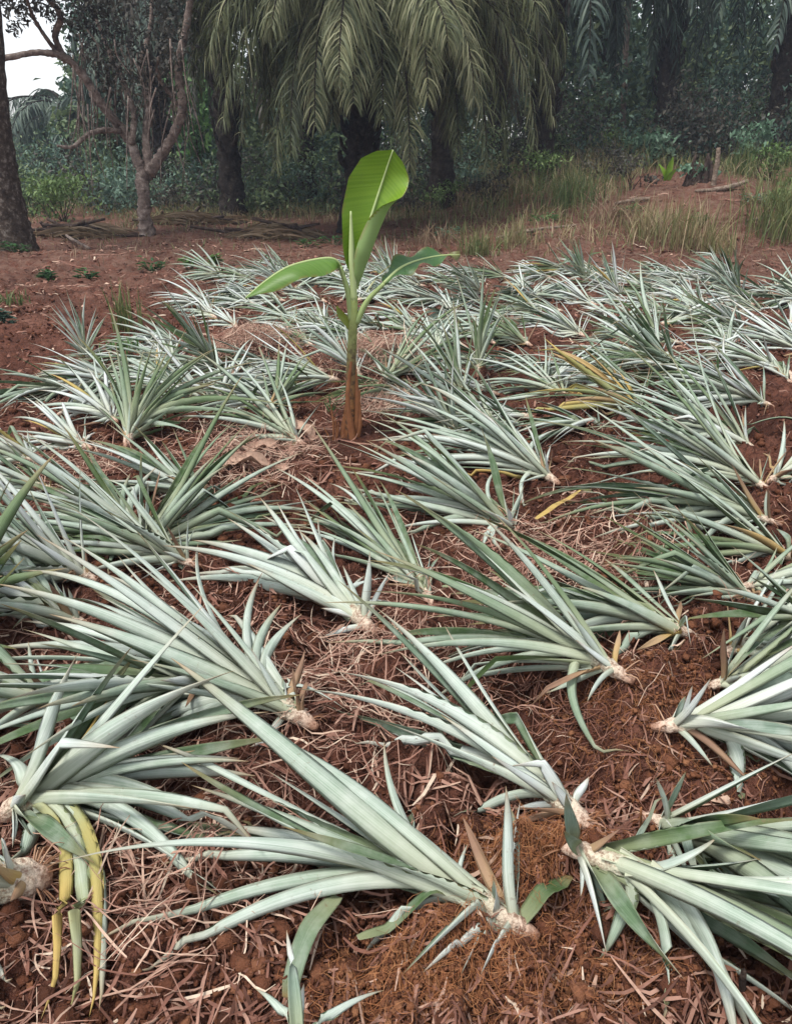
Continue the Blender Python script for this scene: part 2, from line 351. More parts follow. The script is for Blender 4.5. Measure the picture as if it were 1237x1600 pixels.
# ------------------------------------------------------------------ pineapple suckers
SUCK = []
def sucker(base, tip, label, seed, n=26, W=.034, elev=16, spread=34, tips=(), hue=.66, hv=.32, dry=.014, stem=.11, basal=9,
           sr=.022, lift=0.0, m=13, K=5, groupname='pineapple suckers laid out on the soil', L=None, droop=.55, yellow=(), upright=False, trunc=0.0, hairy=0):
    rng = np.random.default_rng(seed)
    base = np.asarray(base, float); tip = np.asarray(tip, float)
    d = tip - base; az = math.atan2(d[1], d[0]); L = L or float(np.hypot(d[0], d[1]))
    e = R(elev); a = np.array([math.cos(az) * math.cos(e), math.sin(az) * math.cos(e), math.sin(e)])
    u = nrm(np.cross(a, [0, 0, 1.0])) if elev < 85 else np.array([1., 0, 0]); v = np.cross(u, a)
    g0 = float(gz(base[0], base[1]))
    O = np.array([base[0], base[1], g0 + (sr * .85 if elev < 50 else .03) + lift])
    root = empty('pineapple_sucker', (base[0], base[1], g0)); tag(root, label, 'pineapple sucker', groupname)
    # stem
    sm = MB(); sr = sr * .82; rs = np.array([.40, .66, .86, .95, 1.0, .95, .8, .5]) * sr
    E = O + a * stem
    tube(sm, [O - a * .035 + np.array([0, 0, -.004]), O + a * stem * .4, E], rs, 11, 18, .16, rng, (0, 0, rng.random(), 0))
    sm.build('stem', M_stem, root)
    rm = MB(); nr = hairy or (int(rng.integers(4, 10)) if m > 9 else 0)
    for _ in range(nr):
        dd = nrm(-a * rng.uniform(.2, 1) + u * rng.normal(0, .7) + v * rng.normal(0, .5)); ln = rng.uniform(.025, .075)
        p = O + dd * sr * .7; p2 = p + dd * ln * .6; p3 = p + dd * ln + np.array([0, 0, -ln * .5])
        tube(rm, [p, p2, p3], [.0022, .0015, .0007], 4, 5, A=(0, 0, rng.random(), 0), cap=False)
    if nr: rm.build('roots', M_root, root)
    # blades
    if m >= 14 and n > 6: n = int(n * 1.4)
    i = np.arange(n); qf = i / max(1, n - 1)
    th = R(spread) * (1.04 - qf) ** .75 * rng.uniform(.6, 1.3, n) + R(3)
    ph = i * 2.39996 + rng.normal(0, .3, n)
    ln = L * (.50 + .5 * np.sin(np.clip(qf * 1.25, 0, 1) * math.pi * .62)) * rng.uniform(.82, 1.12, n)
    st = O + a * (stem * (.10 + .80 * qf))[:, None]
    wd = W * 1.0 * rng.uniform(.70, 1.15, n) * (.8 + .3 * (1 - np.abs(qf - .45)))
    cv = rng.uniform(-.1, .5, n)
    # short scale leaves round the butt
    ib = np.arange(basal)
    th = np.concatenate([th, R(28) + R(55) * rng.random(basal)]); ph = np.concatenate([ph, rng.random(basal) * 6.28])
    ln = np.concatenate([ln, rng.uniform(.05, .19, basal) * (L / .55)]); st = np.concatenate([st, O + a * (stem * rng.uniform(.02, .35, basal))[:, None]])
    wd = np.concatenate([wd, W * rng.uniform(.45, .75, basal)]); cv = np.concatenate([cv, rng.uniform(.8, 3.2, basal)])
    Ln = len(th)
    rad = np.cos(ph)[:, None] * u + np.sin(ph)[:, None] * v
    D = np.cos(th)[:, None] * a + np.sin(th)[:, None] * rad
    N = nrm(np.sin(th)[:, None] * a - np.cos(th)[:, None] * rad)
    P = st + rad * (sr * .45)
    PP, NN = [P], [N]; ds = ln / (m - 1)
    tw = rng.normal(0, .09, Ln)
    kink = np.where(rng.random(Ln) < .15, rng.integers(m // 2, m, Ln), 99); ka = rng.uniform(.5, 1.3, Ln)
    wob = rng.normal(0, .05, (Ln, 3))
    for k in range(1, m):
        f = k / m
        D = D + rad * (cv * ds * (1.2 - f))[:, None] + wob * ds[:, None] * 6
        D = D + np.array([0, 0, -1.]) * (droop * ds * (.3 + 1.6 * f))[:, None]
        kk = (kink == k); D[kk] = D[kk] - np.array([0, 0, 1.]) * ka[kk][:, None]
        D = nrm(D); P = P + D * ds[:, None]
        gnd = gz(P[:, 0], P[:, 1]) + .006 + .004 * rng.random(Ln)
        low = P[:, 2] < gnd
        P = P.copy(); P[low, 2] = gnd[low]; D[low, 2] = np.maximum(D[low, 2], 0.0); D = nrm(D)
        N = N + np.cross(D, N) * tw[:, None]; N = nrm(N - D * np.sum(N * D, 1)[:, None])
        PP.append(P); NN.append(N)
    P = np.stack(PP, 1); N = np.stack(NN, 1)
    hues = np.clip(hue + rng.normal(0, hv, Ln) * .75, 0, 1); hues[n:] = np.clip(hues[n:] + .3, 0, 1)
    dr = np.zeros((Ln, m)); tt = np.linspace(0, 1, m)
    isd = (rng.random(Ln) < dry) & (np.arange(Ln) < n)
    for j in range(n, Ln):
        if rng.random() < .28: dr[j] = np.clip(rng.uniform(.5, .9) + tt * .4, 0, 1)
    for j in np.where(isd)[0]: dr[j] = np.clip(rng.uniform(-.1, .5) + tt * rng.uniform(0, .8), 0, 1)
    tm = np.where((rng.random(Ln) < trunc) & (np.arange(Ln) < n), rng.uniform(.55, .85, Ln), 1.0)
    # blades whose ends can be made out one by one
    if len(tips):
        EP, EN, EW, EH, ED = [], [], [], [], []
        for j, tp in enumerate(tips):
            h = tp[2] if len(tp) > 2 else .03; w_ = tp[3] if len(tp) > 3 else 1.0; dd = tp[4] if len(tp) > 4 else 0.0
            T = gp(tp[0], tp[1], h)
            s0 = O + a * stem * rng.uniform(.35, .9); dv = T - s0; l_ = np.linalg.norm(dv)
            c0 = nrm(dv / l_ * .55 + a * .5 + np.array([0, 0, .10])); c1 = s0 + c0 * l_ * .5
            t_ = np.linspace(0, 1, m)[:, None]
            B = s0 * (1 - t_) ** 2 + 2 * c1 * t_ * (1 - t_) + T * t_ ** 2
            gB = gz(B[:, 0], B[:, 1]); gB = np.maximum(gB, .5 * (np.roll(gB, 1) + np.roll(gB, -1))) if m > 3 else gB; gB[0] = min(gB[0], B[0, 2]); B[:, 2] = np.maximum(B[:, 2], gB + .017 * np.clip(t_[:, 0] * 4, 0, 1))
            r_ = dv / l_ - a * (a @ (dv / l_)); r_ = nrm(r_ + np.array([0, 0, .35]) + 1e-4); nn = np.tile(-r_, (m, 1))
            EP.append(B); EN.append(nn); EW.append(W * w_ * rng.uniform(.95, 1.15)); EH.append(np.clip(hue + rng.normal(0, .12), 0, 1)); ED.append(np.clip(dd * (.4 + tt), 0, 1) if dd else np.zeros(m))
        P = np.concatenate([P, EP]); N = np.concatenate([N, EN]); wd = np.concatenate([wd, EW]); hues = np.concatenate([hues, EH])
        dr = np.concatenate([dr, ED]); tm = np.concatenate([tm, np.ones(len(tips))])
    tx = tt[None] * tm[:, None]
    Wd = wd[:, None] * (.80 + .20 * np.clip(tx / .3, 0, 1)) * np.clip(1 - tx ** 2.1, 0, 1) ** .95 + .0006
    dr = np.where((tm < 1)[:, None] & (tt[None] > .96), .95, dr)
    dep = np.clip(1.05 - .5 * tx, .25, 1.1) * rng.uniform(.6, 1.15, len(P))[:, None]
    mbl = MB(); plain = np.ones(len(P), bool)
    ylw = np.where(dr.mean(1) > .3)[0] if m > 9 else []; ylw = [j for j in ylw if j < n or j >= Ln]
    plain[ylw] = False
    channel_leaves(mbl, P[plain], N[plain], Wd[plain], dep[plain], .0022, hues[plain], dr[plain], K, (0, 1), tm[plain])
    mbl.build('leaves', [M_out, M_in], root)
    for j in ylw:
        yb = MB(); channel_leaves(yb, P[j:j + 1], N[j:j + 1], Wd[j:j + 1], dep[j:j + 1], .0022, hues[j:j + 1], dr[j:j + 1], K, (0, 1), tm[j:j + 1])
        yo = yb.build('withered_leaf', [M_out, M_in], root); yo['label'] = 'yellowed or browned leaf blade'
    # later plants rest on this one
    X, Y, Z = P[..., 0].ravel(), P[..., 1].ravel(), P[..., 2].ravel()
    top = np.clip((Z - terrain(X, Y) - clods(X, Y)) * .5, 0, .055)
    ix, iy = pidx(X, Y); np.maximum.at(pile, (ix, iy), top)
    SUCK.append((base + a * L * .4, root))
    return root
def S_(b, t, label, seed, **k):
    if 'L' in k: k['L'] *= 1.12
    return sucker(gp(*b), gp(*t), label, seed, **k)

big = dict(n=24, W=.043, m=18, K=7, spread=30)
mid = dict(n=26, W=.034, m=14, spread=34)
# far carpet first: rows of suckers from the bare soil towards the banana plant (nearer ones then rest on them)
ORD = ['first', 'second', 'third', 'fourth', 'fifth', 'sixth', 'seventh', 'eighth', 'ninth', 'tenth', 'eleventh', 'twelfth', 'thirteenth', 'fourteenth', 'fifteenth', 'sixteenth', 'seventeenth', 'eighteenth', 'nineteenth', 'twentieth', 'twenty-first', 'twenty-second', 'twenty-third', 'twenty-fourth', 'twenty-fifth', 'twenty-sixth', 'twenty-seventh', 'twenty-eighth', 'twenty-ninth', 'thirtieth']
rowname = ['farthest row', 'row second from the far edge', 'row third from the far edge', 'row fourth from the far edge', 'row fifth from the far edge', 'row beyond the straw mound',
           'row beside the straw mound', 'row behind the banana plant', 'row level with the banana stem', 'row before the banana stem', 'nearest short row']
rowsy = [437, 452, 468, 486, 506, 528, 553, 580, 610, 645, 684]
rowx0 = [395, 350, 335, 325, 315, 285, 250, 235, 70, 60, 690]
rowx1 = [1200, 1250, 1260, 1270, 1270, 1270, 1270, 1270, 1275, 1010, 1000]
KEEP = [(615, 660, 62), (548, 690, 50), (548, 660, 40), (590, 575, 40), (392, 548, 45), (1115, 492, 36), (1060, 580, 28), (1215, 690, 60), (205, 700, 40), (240, 660, 40)]
rngF = np.random.default_rng(77)
for ri, py in enumerate(rowsy):
    ctr = gp(620, py); step = .335 + .02 * (ri % 3)
    stepx = step * FPX / math.hypot(ctr[1], CAM_H) / 1.0
    px = rowx0[ri] + rngF.uniform(0, stepx * .4); places = []
    while px < rowx1[ri]:
        jy = py + rngF.normal(0, 5 + ri * .9); jx = px + rngF.normal(0, stepx * .15)
        if not any(math.hypot((jx - a_), (jy - b_) * 2) < r_ for a_, b_, r_ in KEEP): places.append((jx, max(jy, 428)))
        px += stepx
    places.sort()
    for ci, (jx, jy) in enumerate(places):
        b = gp(jx, jy); pose = rngF.random()
        upr = pose < .10
        az = R(180) + rngF.normal(0, .55) if pose < .85 else R(rngF.uniform(20, 160))
        az -= R(12)
        ll = rngF.uniform(.46, .64)
        hue = float(np.clip(rngF.normal(.68, .22), 0.1, 1))
        tone = 'whitish' if hue > .82 else 'pale silvery' if hue > .66 else 'grey green' if hue > .48 else 'deeper green'
        how = 'half upright' if upr else 'flat lying'
        sucker(b + np.array([.0, 0, 0]), b + np.array([math.cos(az), math.sin(az), 0]) * ll,
               '%s %s sucker, %s from left in carpet %s' % (tone, how, ORD[ci], rowname[ri]), 1000 + ri * 40 + ci,
               n=int(rngF.integers(22, 31)), W=rngF.uniform(.027, .034), elev=rngF.uniform(34, 56) if upr else rngF.uniform(3, 13), spread=rngF.uniform(24, 40),
               hue=hue, hv=.34, dry=.008, m=9, K=5, basal=4, groupname='pineapple suckers in the dense far carpet', droop=.5 if upr else .9)

# --- outer and middle ones, each placed by where its butt and its leaf tips lie
S_((138, 575), (130, 520), 'lone spiky upright sucker on bare soil far left, apart from the carpet', 1, n=26, W=.026, elev=76, spread=66, hue=.8, L=.36, m=11, droop=.8)
S_((1107, 507), (975, 470), 'grey green sucker with whitish cut butt pointing at the straw patch on right', 2, n=24, m=11, hue=.6, L=.62)
S_((1026, 538), (880, 480), 'thick olive tinged sucker lying across the far carpet above bluish neighbours', 3, n=18, m=11, hue=.35, L=.66, elev=18)
S_((1030, 598), (870, 545), 'bluish sucker whose butt ends in front of the small straw gap', 4, n=26, m=11, hue=.8, L=.7)
S_((1150, 440), (1030, 462), 'dark green sucker leaning at the far right edge of the carpet', 5, n=26, m=11, hue=.12, L=.62, elev=30)
S_((1262, 470), (1150, 450), 'pale sucker at far right edge with long blades arching left', 6, n=20, m=11, hue=.6, L=.62)
S_((1262, 562), (1110, 540), 'lavender grey sucker at right edge, butt out of sight', 7, n=24, m=11, hue=1.0, L=.7)
S_((1196, 648), (1010, 635), 'bluish grey sucker at right with three tall blades standing up from its butt', 8, n=28, m=12, hue=.85, L=.72, tips=[(1110, 535, .32), (1132, 520, .33), (1085, 585, .2), (1015, 615, .08), (1000, 660, .02)])
S_((1000, 668), (850, 640), 'yellowing sucker with brown and mustard blades in the carpet right of the banana', 9, n=20, m=12, hue=.2, dry=.75, L=.6)
S_((745, 600), (770, 545), 'dark green upright sucker standing right of the banana stem', 10, n=16, W=.036, m=12, hue=.05, elev=65, spread=26, L=.52)
S_((600, 622), (760, 540), 'dark green sucker lying right of banana with tips away to the right', 11, n=22, m=12, hue=.25, L=.75, elev=14)
S_((470, 700), (330, 655), 'green sucker lying just left of the banana stem with broad blades', 12, n=22, m=12, hue=.35, L=.6)
S_((775, 680), (640, 650), 'green grey sucker with dark butt lying right of the banana foot', 13, n=24, m=12, hue=.5, L=.66)
S_((1175, 716), (935, 660), 'long sucker pointing left below the bluish one, whitish long butt', 14, tips=[(915, 690, .05), (1000, 622, .12), (1105, 640, .16), (960, 690, .03), (1030, 745, .0), (1130, 745, .0), (1190, 690, .02)], n=22, m=14, hue=.6, L=.72, stem=.15, sr=.018)
S_((1245, 712), (1330, 705), 'sucker at right edge showing only its pale butt and one blade', 15, n=14, hue=.5, L=.5, tips=[(1120, 690, .05), (1330, 690, .05)])
S_((1200, 762), (1320, 740), 'right edge sucker pointing out of frame, brownish fat butt', 16, n=18, hue=.6, L=.5)
S_((1188, 790), (935, 722), 'long thin bladed sucker overlapping the fan shaped one on the right', 17, n=20, W=.030, m=14, hue=.45, L=.78, stem=.13, tips=[(878, 690, .12), (905, 720, .08), (1095, 740, .06), (1100, 752, .06), (890, 715, .1)])
S_((1196, 857), (945, 825), 'neat fan shaped sucker with evenly spread blades on bare soil at right', 18, n=18, W=.036, m=14, hue=.5, L=.74, stem=.14, sr=.019, elev=12, spread=26,
   tips=[(915, 765, .10), (960, 755, .13), (1060, 755, .15), (910, 822, .02), (912, 842, .01), (935, 873, .0), (1080, 880, .0), (990, 868, .0), (1150, 800, .06)])
S_((1236, 897), (1040, 880), 'thin few bladed sucker lying above the short bushy one at right', 19, n=9, W=.030, m=14, hue=.5, L=.5, tips=[(1030, 873, .02), (1085, 858, .06), (1105, 920, .0), (1180, 870, .06)])
S_((1168, 972), (1010, 952), 'short bushy sucker with yellow butt and many narrow blades', 20, n=44, W=.024, m=12, hue=.3, L=.42, elev=20, spread=34, stem=.07, sr=.024, hv=.15, dry=0, trunc=0)
S_((1156, 946), (1330, 950), 'dark sucker behind the yellow butted one, running out at the right edge', 21, n=20, hue=.3, L=.5, sr=.02)
S_((1132, 1026), (1300, 1010), 'sucker at right edge with pink butt and a blade crossing upwards', 22, n=16, hue=.7, L=.55, tips=[(1237, 930, .14), (1200, 1055, .02), (1290, 1000, .1)])
S_((1108, 1087), (1290, 1110), 'sucker at right edge with tiny brown rootlets on its thin butt', 23, n=16, W=.036, m=16, hue=.5, L=.56, sr=.018, tips=[(1230, 1050, .1), (1290, 1100, .06), (1290, 1140, .03), (1215, 1155, .0), (1300, 1170, .0)], stem=.10)
S_((1030, 1195), (1300, 1240), 'large sucker at right edge above the soil hollow, whitish cut butt', 24, **{**big, 'n': 16}, hue=.75, L=.62, stem=.12, sr=.025, tips=[(1200, 1150, .14), (1250, 1120, .15), (1330, 1175, .08), (1330, 1215, .06), (1330, 1255, .04), (1320, 1310, .02), (1150, 1290, .0), (1190, 1120, .10)])
S_((1012, 1318), (1240, 1450), 'shaded dark green sucker behind the thick stemmed one at bottom right', 25, **{**big, 'n': 18}, hue=.4, L=.55, sr=.026, tips=[(1260, 1400, .05), (1220, 1460, .03), (1160, 1480, .02), (1115, 1440, .0), (1240, 1370, .08), (1090, 1470, .0)])
S_((880, 1368), (1180, 1560), 'thick stemmed sucker at bottom right with blades reaching the frame edge', 26, n=8, W=.045, m=18, K=7, spread=22, hue=.6, L=.62, stem=.20, sr=.026, dry=0,
   tips=[(1120, 1308, .20, 1.5), (1205, 1340, .15, .8), (1275, 1480, .08, 1.1), (1290, 1570, .06, 1.1), (1290, 1510, .06, .9), (1180, 1640, .05, 1.3), (1150, 1660, .04, 1.2), (1025, 1640, .0, .9), (922, 1520, .0, .8), (1240, 1540, .04)])
S_((958, 1128), (690, 1050), 'sucker with ragged brown butt and one dark blade bent towards camera, centre right', 27, n=16, W=.034, m=16, K=7, hue=.45, L=.62, stem=.12, sr=.026, basal=10, spread=28,
   tips=[(715, 965, .15), (765, 985, .12), (672, 1042, .04), (660, 1110, .01), (690, 1030, .06), (845, 945, .14), (975, 1232, .0, 1.0), (640, 1060, .03)])
S_((1072, 1027), (820, 1010), 'sucker with pointed pink butt and long dark blades, right of middle', 28, n=10, W=.042, m=16, K=7, hue=.45, L=.6, stem=.13, sr=.022, spread=22,
   tips=[(836, 898, .14), (815, 1040, .02, 1.2), (780, 990, .06), (720, 955, .08), (900, 960, .10), (1010, 985, .05), (940, 1060, .0)])
S_((902, 1332), (600, 1140), 'sucker with five spear like blades and stubby white butt, lower middle', 29, n=10, W=.040, m=18, K=7, hue=.75, hv=.12, L=.55, stem=.13, sr=.029, spread=20, dry=0,
   tips=[(560, 1050, .10, 1.0), (612, 1040, .14, 1.0), (540, 1190, .02, 1.15), (695, 1110, .13, .9), (640, 1075, .12, .9), (767, 1168, .10, .8), (800, 1185, .10, .7), (855, 1243, .09, 1.0), (700, 1310, .0, .9), (590, 1190, .0, 1.0)])
S_((812, 1462), (400, 1330), 'largest sucker at bottom middle with broken cut off blades', 30, n=8, W=.046, m=20, K=7, hue=.6, hv=.12, L=.66, stem=.16, sr=.030, spread=18, dry=0, trunc=0,
   tips=[(205, 1540, .0, 1.1), (150, 1500, .0, 1.0), (415, 1205, .10, 1.1), (600, 1160, .16, .9), (300, 1230, .10, 1.1), (330, 1290, .06, 1.1), (585, 1240, .12, 1.2), (500, 1405, .02, 1.1), (250, 1350, .05, 1.0), (560, 1505, .0, .7), (730, 1320, .08, .4), (640, 1270, .06, 1.0)])
S_((672, 952), (450, 770), 'straight bundled sucker with olive butt and tightly packed blades, in the middle', 31, n=22, W=.034, m=16, K=7, hue=.42, L=.66, stem=.12, sr=.024, spread=15, elev=14, tips=[(428, 730, .1), (465, 738, .12), (450, 800, .04), (545, 790, .1)])
S_((578, 1000), (370, 870), 'stout whitish sucker with short upright spikes round its butt, in the middle', 32, n=16, W=.046, m=16, K=7, hue=.78, hv=.14, L=.56, stem=.15, sr=.033, spread=20, basal=5,
   tips=[(300, 845, .08, 1.2), (355, 810, .12, 1.2), (402, 822, .13, 1.1), (465, 820, .17, .7), (497, 810, .17, .7), (525, 835, .14, .6), (570, 900, .08, .5), (625, 945, .05, .6), (610, 905, .07, .5), (420, 950, .0, 1.0), (290, 900, .04, 1.0)])
S_((808, 838), (560, 780), 'sucker with curled white base blades, left of the fan shaped one', 33, n=24, W=.036, m=16, K=7, hue=.55, L=.64, stem=.12, sr=.026, tips=[(520, 690, .16), (575, 660, .16), (518, 735, .1), (615, 852, .0), (755, 880, .0), (785, 880, .0), (775, 735, .1), (510, 790, .03)])
S_((862, 772), (610, 690), 'dense grey green sucker with twisted base blades, up from the curled white one', 34, n=28, W=.036, m=16, hue=.65, L=.7, stem=.12, sr=.026, spread=30, tips=[(555, 640, .12), (575, 690, .1), (640, 620, .16), (700, 610, .18), (825, 810, .0), (875, 670, .12), (540, 760, .03)])
S_((480, 1172), (110, 1030), 'very large sucker at left middle with broad silvery blades running left', 35, n=20, W=.044, m=18, K=7, hue=.66, hv=.15, L=.74, stem=.15, sr=.032, spread=24,
   tips=[(-20, 1015, .05, 1.15), (30, 970, .08, 1.15), (-30, 1105, .02, 1.2), (-20, 1150, .01, 1.2), (150, 930, .13, 1.1), (185, 870, .17, 1.0), (310, 850, .18, 1.0), (405, 905, .22, 1.0), (440, 945, .2, .9), (472, 960, .17, .9), (545, 1115, .08, 1.0), (225, 1180, .0, 1.2), (120, 1200, .0), (230, 1185, .02, 1.6)])
S_((22, 1292), (330, 1240), 'curling rosette at lower left with yellow drooping blades', 36, n=14, W=.046, m=18, K=7, hue=.66, hv=.15, L=.52, stem=.09, sr=.034, spread=40, elev=24, dry=.04,
   tips=[(185, 1060, .18, .75, .5), (205, 1085, .15, .9, .12), (305, 1175, .14, 1.2), (375, 1185, .14, 1.1), (400, 1215, .10, 1.2), (350, 1450, .02, 1.4), (415, 1365, .02, 1.2), (345, 1200, .1, 1.3), (70, 1610, .0, .8, .40), (145, 1610, .0, .8, .36), (110, 1620, .0, .9, .16), (160, 1600, .0, 1.0), (10, 1400, .0), (-20, 1180, .06), (320, 1280, .08, 1.5)])
S_((62, 1415), (-120, 1500), 'cut off sucker at left edge showing its round rooty butt towards camera', 37, n=12, W=.046, m=14, K=7, hue=.65, L=.4, stem=.10, sr=.052, elev=18, hairy=34, tips=[(30, 1560, .0, 1.2), (-60, 1580, .0), (20, 1600, .0)])
S_((240, 862), (30, 820), 'sucker at left with blades fanning left and two standing up, below the upright one', 38, n=20, W=.038, m=15, K=7, hue=.5, L=.62, stem=.09, elev=16, tips=[(10, 805, .04), (85, 755, .12), (95, 770, .1), (0, 845, .02), (205, 740, .2), (245, 730, .19), (175, 925, .0), (300, 800, .1)])
S_((215, 880), (450, 770), 'olive green sucker pointing right beside the left fan, dry narrow tips', 39, n=22, W=.032, m=15, hue=.25, L=.66, elev=16, tips=[(390, 735, .15), (440, 770, .06), (440, 790, .04), (380, 790, .06)])
S_((203, 715), (330, 620), 'tall upright deep green sucker at left with olive blades leaning right', 40, n=22, W=.038, m=15, K=7, hue=.1, hv=.2, L=.56, elev=34, spread=38, stem=.10, sr=.03, droop=.5, basal=8, dry=0,
   tips=[(213, 605, .3, .9), (262, 550, .42, .9), (335, 545, .40, .9), (335, 600, .28, 1.1), (400, 565, .35, .9), (470, 640, .16, 1.0), (420, 660, .12, 1.1), (320, 690, .06, 1.1), (170, 650, .18, .8)])
S_((185, 690), (50, 610), 'whitish sucker pointing left against the upright deep green one', 41, n=18, W=.032, m=13, hue=1.0, elev=6, droop=.9, L=.54, tips=[(55, 590, .1), (60, 610, .12), (125, 610, .14), (40, 640, .06)])
S_((140, 712), (-10, 680), 'bleached dry looking sucker at left edge with curled white base', 42, n=20, W=.030, m=13, hue=1.0, elev=6, droop=.9, L=.45, basal=9, dry=.1)
S_((62, 742), (-90, 728), 'small sucker at left edge with yellow butt', 43, n=20, W=.036, m=13, hue=.7, L=.42)
S_((85, 780), (-60, 785), 'low sucker at left edge lying under brown straw', 44, n=20, W=.034, m=13, hue=.6, L=.42)
S_((-60, 1060), (20, 960), 'olive and yellow green upright blades standing at the left edge', 45, n=12, W=.044, m=15, K=7, hue=.0, hv=.1, L=.55, elev=62, spread=30, tips=[(45, 830, .40, 1.0), (105, 890, .28, 1.0), (5, 900, .34)])
S_((150, 935), (-20, 925), 'white leaved sucker tangled behind the olive blades at the left edge', 46, n=24, W=.036, m=14, hue=.95, L=.5, elev=24, spread=44, tips=[(20, 870, .12), (65, 800, .2), (55, 830, .14)])
S_((470, 1760), (475, 1700), 'spiky sucker rising from below the bottom edge, only blade ends showing', 47, n=1, W=.040, m=14, K=7, hue=.75, L=.10, elev=70, basal=1, dry=0, tips=[(448, 1455, .20, .5), (398, 1545, .14, .4), (600, 1550, .12, .45), (475, 1540, .16, .45), (520, 1640, .1, .5)])
S_((330, 1120), (180, 1180), 'smaller sucker half hidden below the very large silvery one', 48, n=18, W=.036, m=14, hue=.6, L=.45)
S_((1260, 1020), (1120, 1060), 'thin leaved sucker coming in from the right edge beside the rootlet butt', 49, n=10, W=.03, hue=.6, L=.35)
S_((300, 905), (150, 880), 'green grey sucker pressed between the left fan and the large silvery one', 50, n=18, W=.034, m=14, hue=.45, L=.5)
S_((330, 800), (150, 770), 'grey green sucker lying on straw left of the tan leaf strip', 51, n=22, W=.034, m=14, hue=.55, L=.5)
S_((130, 985), (-60, 960), 'pale sucker partly under the large silvery blades at the left edge', 52, n=22, W=.038, m=14, hue=.7, L=.5)
S_((330, 640), (170, 610), 'silvery sucker lying behind the deep green upright one', 53, n=22, W=.030, m=12, elev=6, droop=.9, hue=.85, L=.5)
S_((420, 668), (520, 618), 'olive green sucker pointing right, left of the banana stem', 54, n=18, W=.032, m=12, hue=.12, L=.40)
S_((100, 1130), (-80, 1180), 'grey sucker under the curling rosette at the left edge', 56, n=20, W=.040, m=14, hue=.6, L=.45)
# ------------------------------------------------------------------ the young banana plant
def sheet(mb, mid, side, nor, wl, wr, Al, Ar, K=7, th=.0016, hue=.5, dry=0., ruffle=0., seed=0, mats=(0, 1)):
    """a blade with thickness; each half may roll (positive angle: towards the upper side)"""
    rng = np.random.default_rng(seed); n = len(mid); s = np.linspace(0, 1, K + 1)
    def half(w, A, sg):
        A = np.where(np.abs(A) < .02, .02, A); r = w / A
        x = r[:, None] * np.sin(A[:, None] * s); z = r[:, None] * (1 - np.cos(A[:, None] * s))
        z = z + ruffle * (s ** 2)[None] * np.sin(np.linspace(0, 19, n) + rng.random() * 6)[:, None]
        return mid[:, None] + sg * side[:, None] * x[..., None] + nor[:, None] * z[..., None]
    G = np.concatenate([half(wl, Al, -1)[:, ::-1], half(wr, Ar, 1)[:, 1:]], 1); k = G.shape[1]
    N = nrm(np.cross(np.gradient(G, axis=0), np.gradient(G, axis=1)))
    sg = np.sign(np.sum(N[:, K] * nor, -1)); N = N * np.where(sg == 0, 1, sg)[:, None, None]
    e = np.sin(np.linspace(0, np.pi, k))[None, :, None] ** .5 * th
    A = np.zeros((n, k, 4)); A[..., 0] = np.linspace(0, 1, n)[:, None]; A[..., 1] = np.abs(np.linspace(-1, 1, k))[None]; A[..., 2] = hue; A[..., 3] = dry
    edge = np.abs(np.linspace(-1, 1, k))[None] > .97
    A[..., 3] = np.maximum(A[..., 3], np.where(edge, .55, 0) * (rng.random((n, k)) > .3))
    F, _ = grid_faces(1, n, k, False)
    mb.add((G + N * e).reshape(-1, 3), F, A.reshape(-1, 4), mats[0]); mb.add((G - N * e).reshape(-1, 3), F[:, ::-1], A.reshape(-1, 4), mats[1])
bp = gp(548, 690); BY = bp[1]
ban = empty('banana_plant', (bp[0], bp[1], float(gz(bp[0], bp[1])))); tag(ban, 'young banana plant with one tall upright leaf and two drooping side leaves', 'banana plant')
ppm = FPX / (BY * CP + CAM_H * SP * .9)
b_ = lambda x, y, dy=0.: at(x, y, BY + dy)
rb = np.random.default_rng(5)
sm = MB(); tube(sm, [b_(546, 700), b_(547, 640), b_(549, 560), b_(552, 500), b_(553, 462)], np.array([9.2, 8.2, 7.2, 6.5, 5.0]) / ppm, 12, 40, .03, rb, (0, 0, .5, 0)); sm.build('pseudostem', M_sheath, ban)
for (p0, p1, w0, sgn, nm) in [((552, 692), (558, 545), .060, 1, 0), ((540, 694), (540, 590), .055, -1, 1), ((548, 692), (546, 565), .055, 1, 2), ((555, 692), (566, 610), .04, 1, 0)]:
    dm = MB(); n = 14; t = np.linspace(0, 1, n)[:, None]; dyv = -.035 if nm == 2 else -.012
    mid_ = b_(*p0, dyv) * (1 - t) + b_(*p1, dyv + .005) * t; mid_ = mid_ + np.array([sgn * .012, -.004, 0]) * np.sin(t * 5 + nm)
    sheet(dm, mid_, np.tile([1., 0, 0], (n, 1)), np.tile([0, 1., 0], (n, 1)), np.full(n, w0 * .5) * (1 - .7 * t[:, 0]), np.full(n, w0 * .5) * (1 - .7 * t[:, 0]), np.full(n, 1.3), np.full(n, 1.3), 4, ruffle=.004, seed=nm, mats=(0, 0))
    o = dm.build('dry_sheath', M_dsheath, ban)
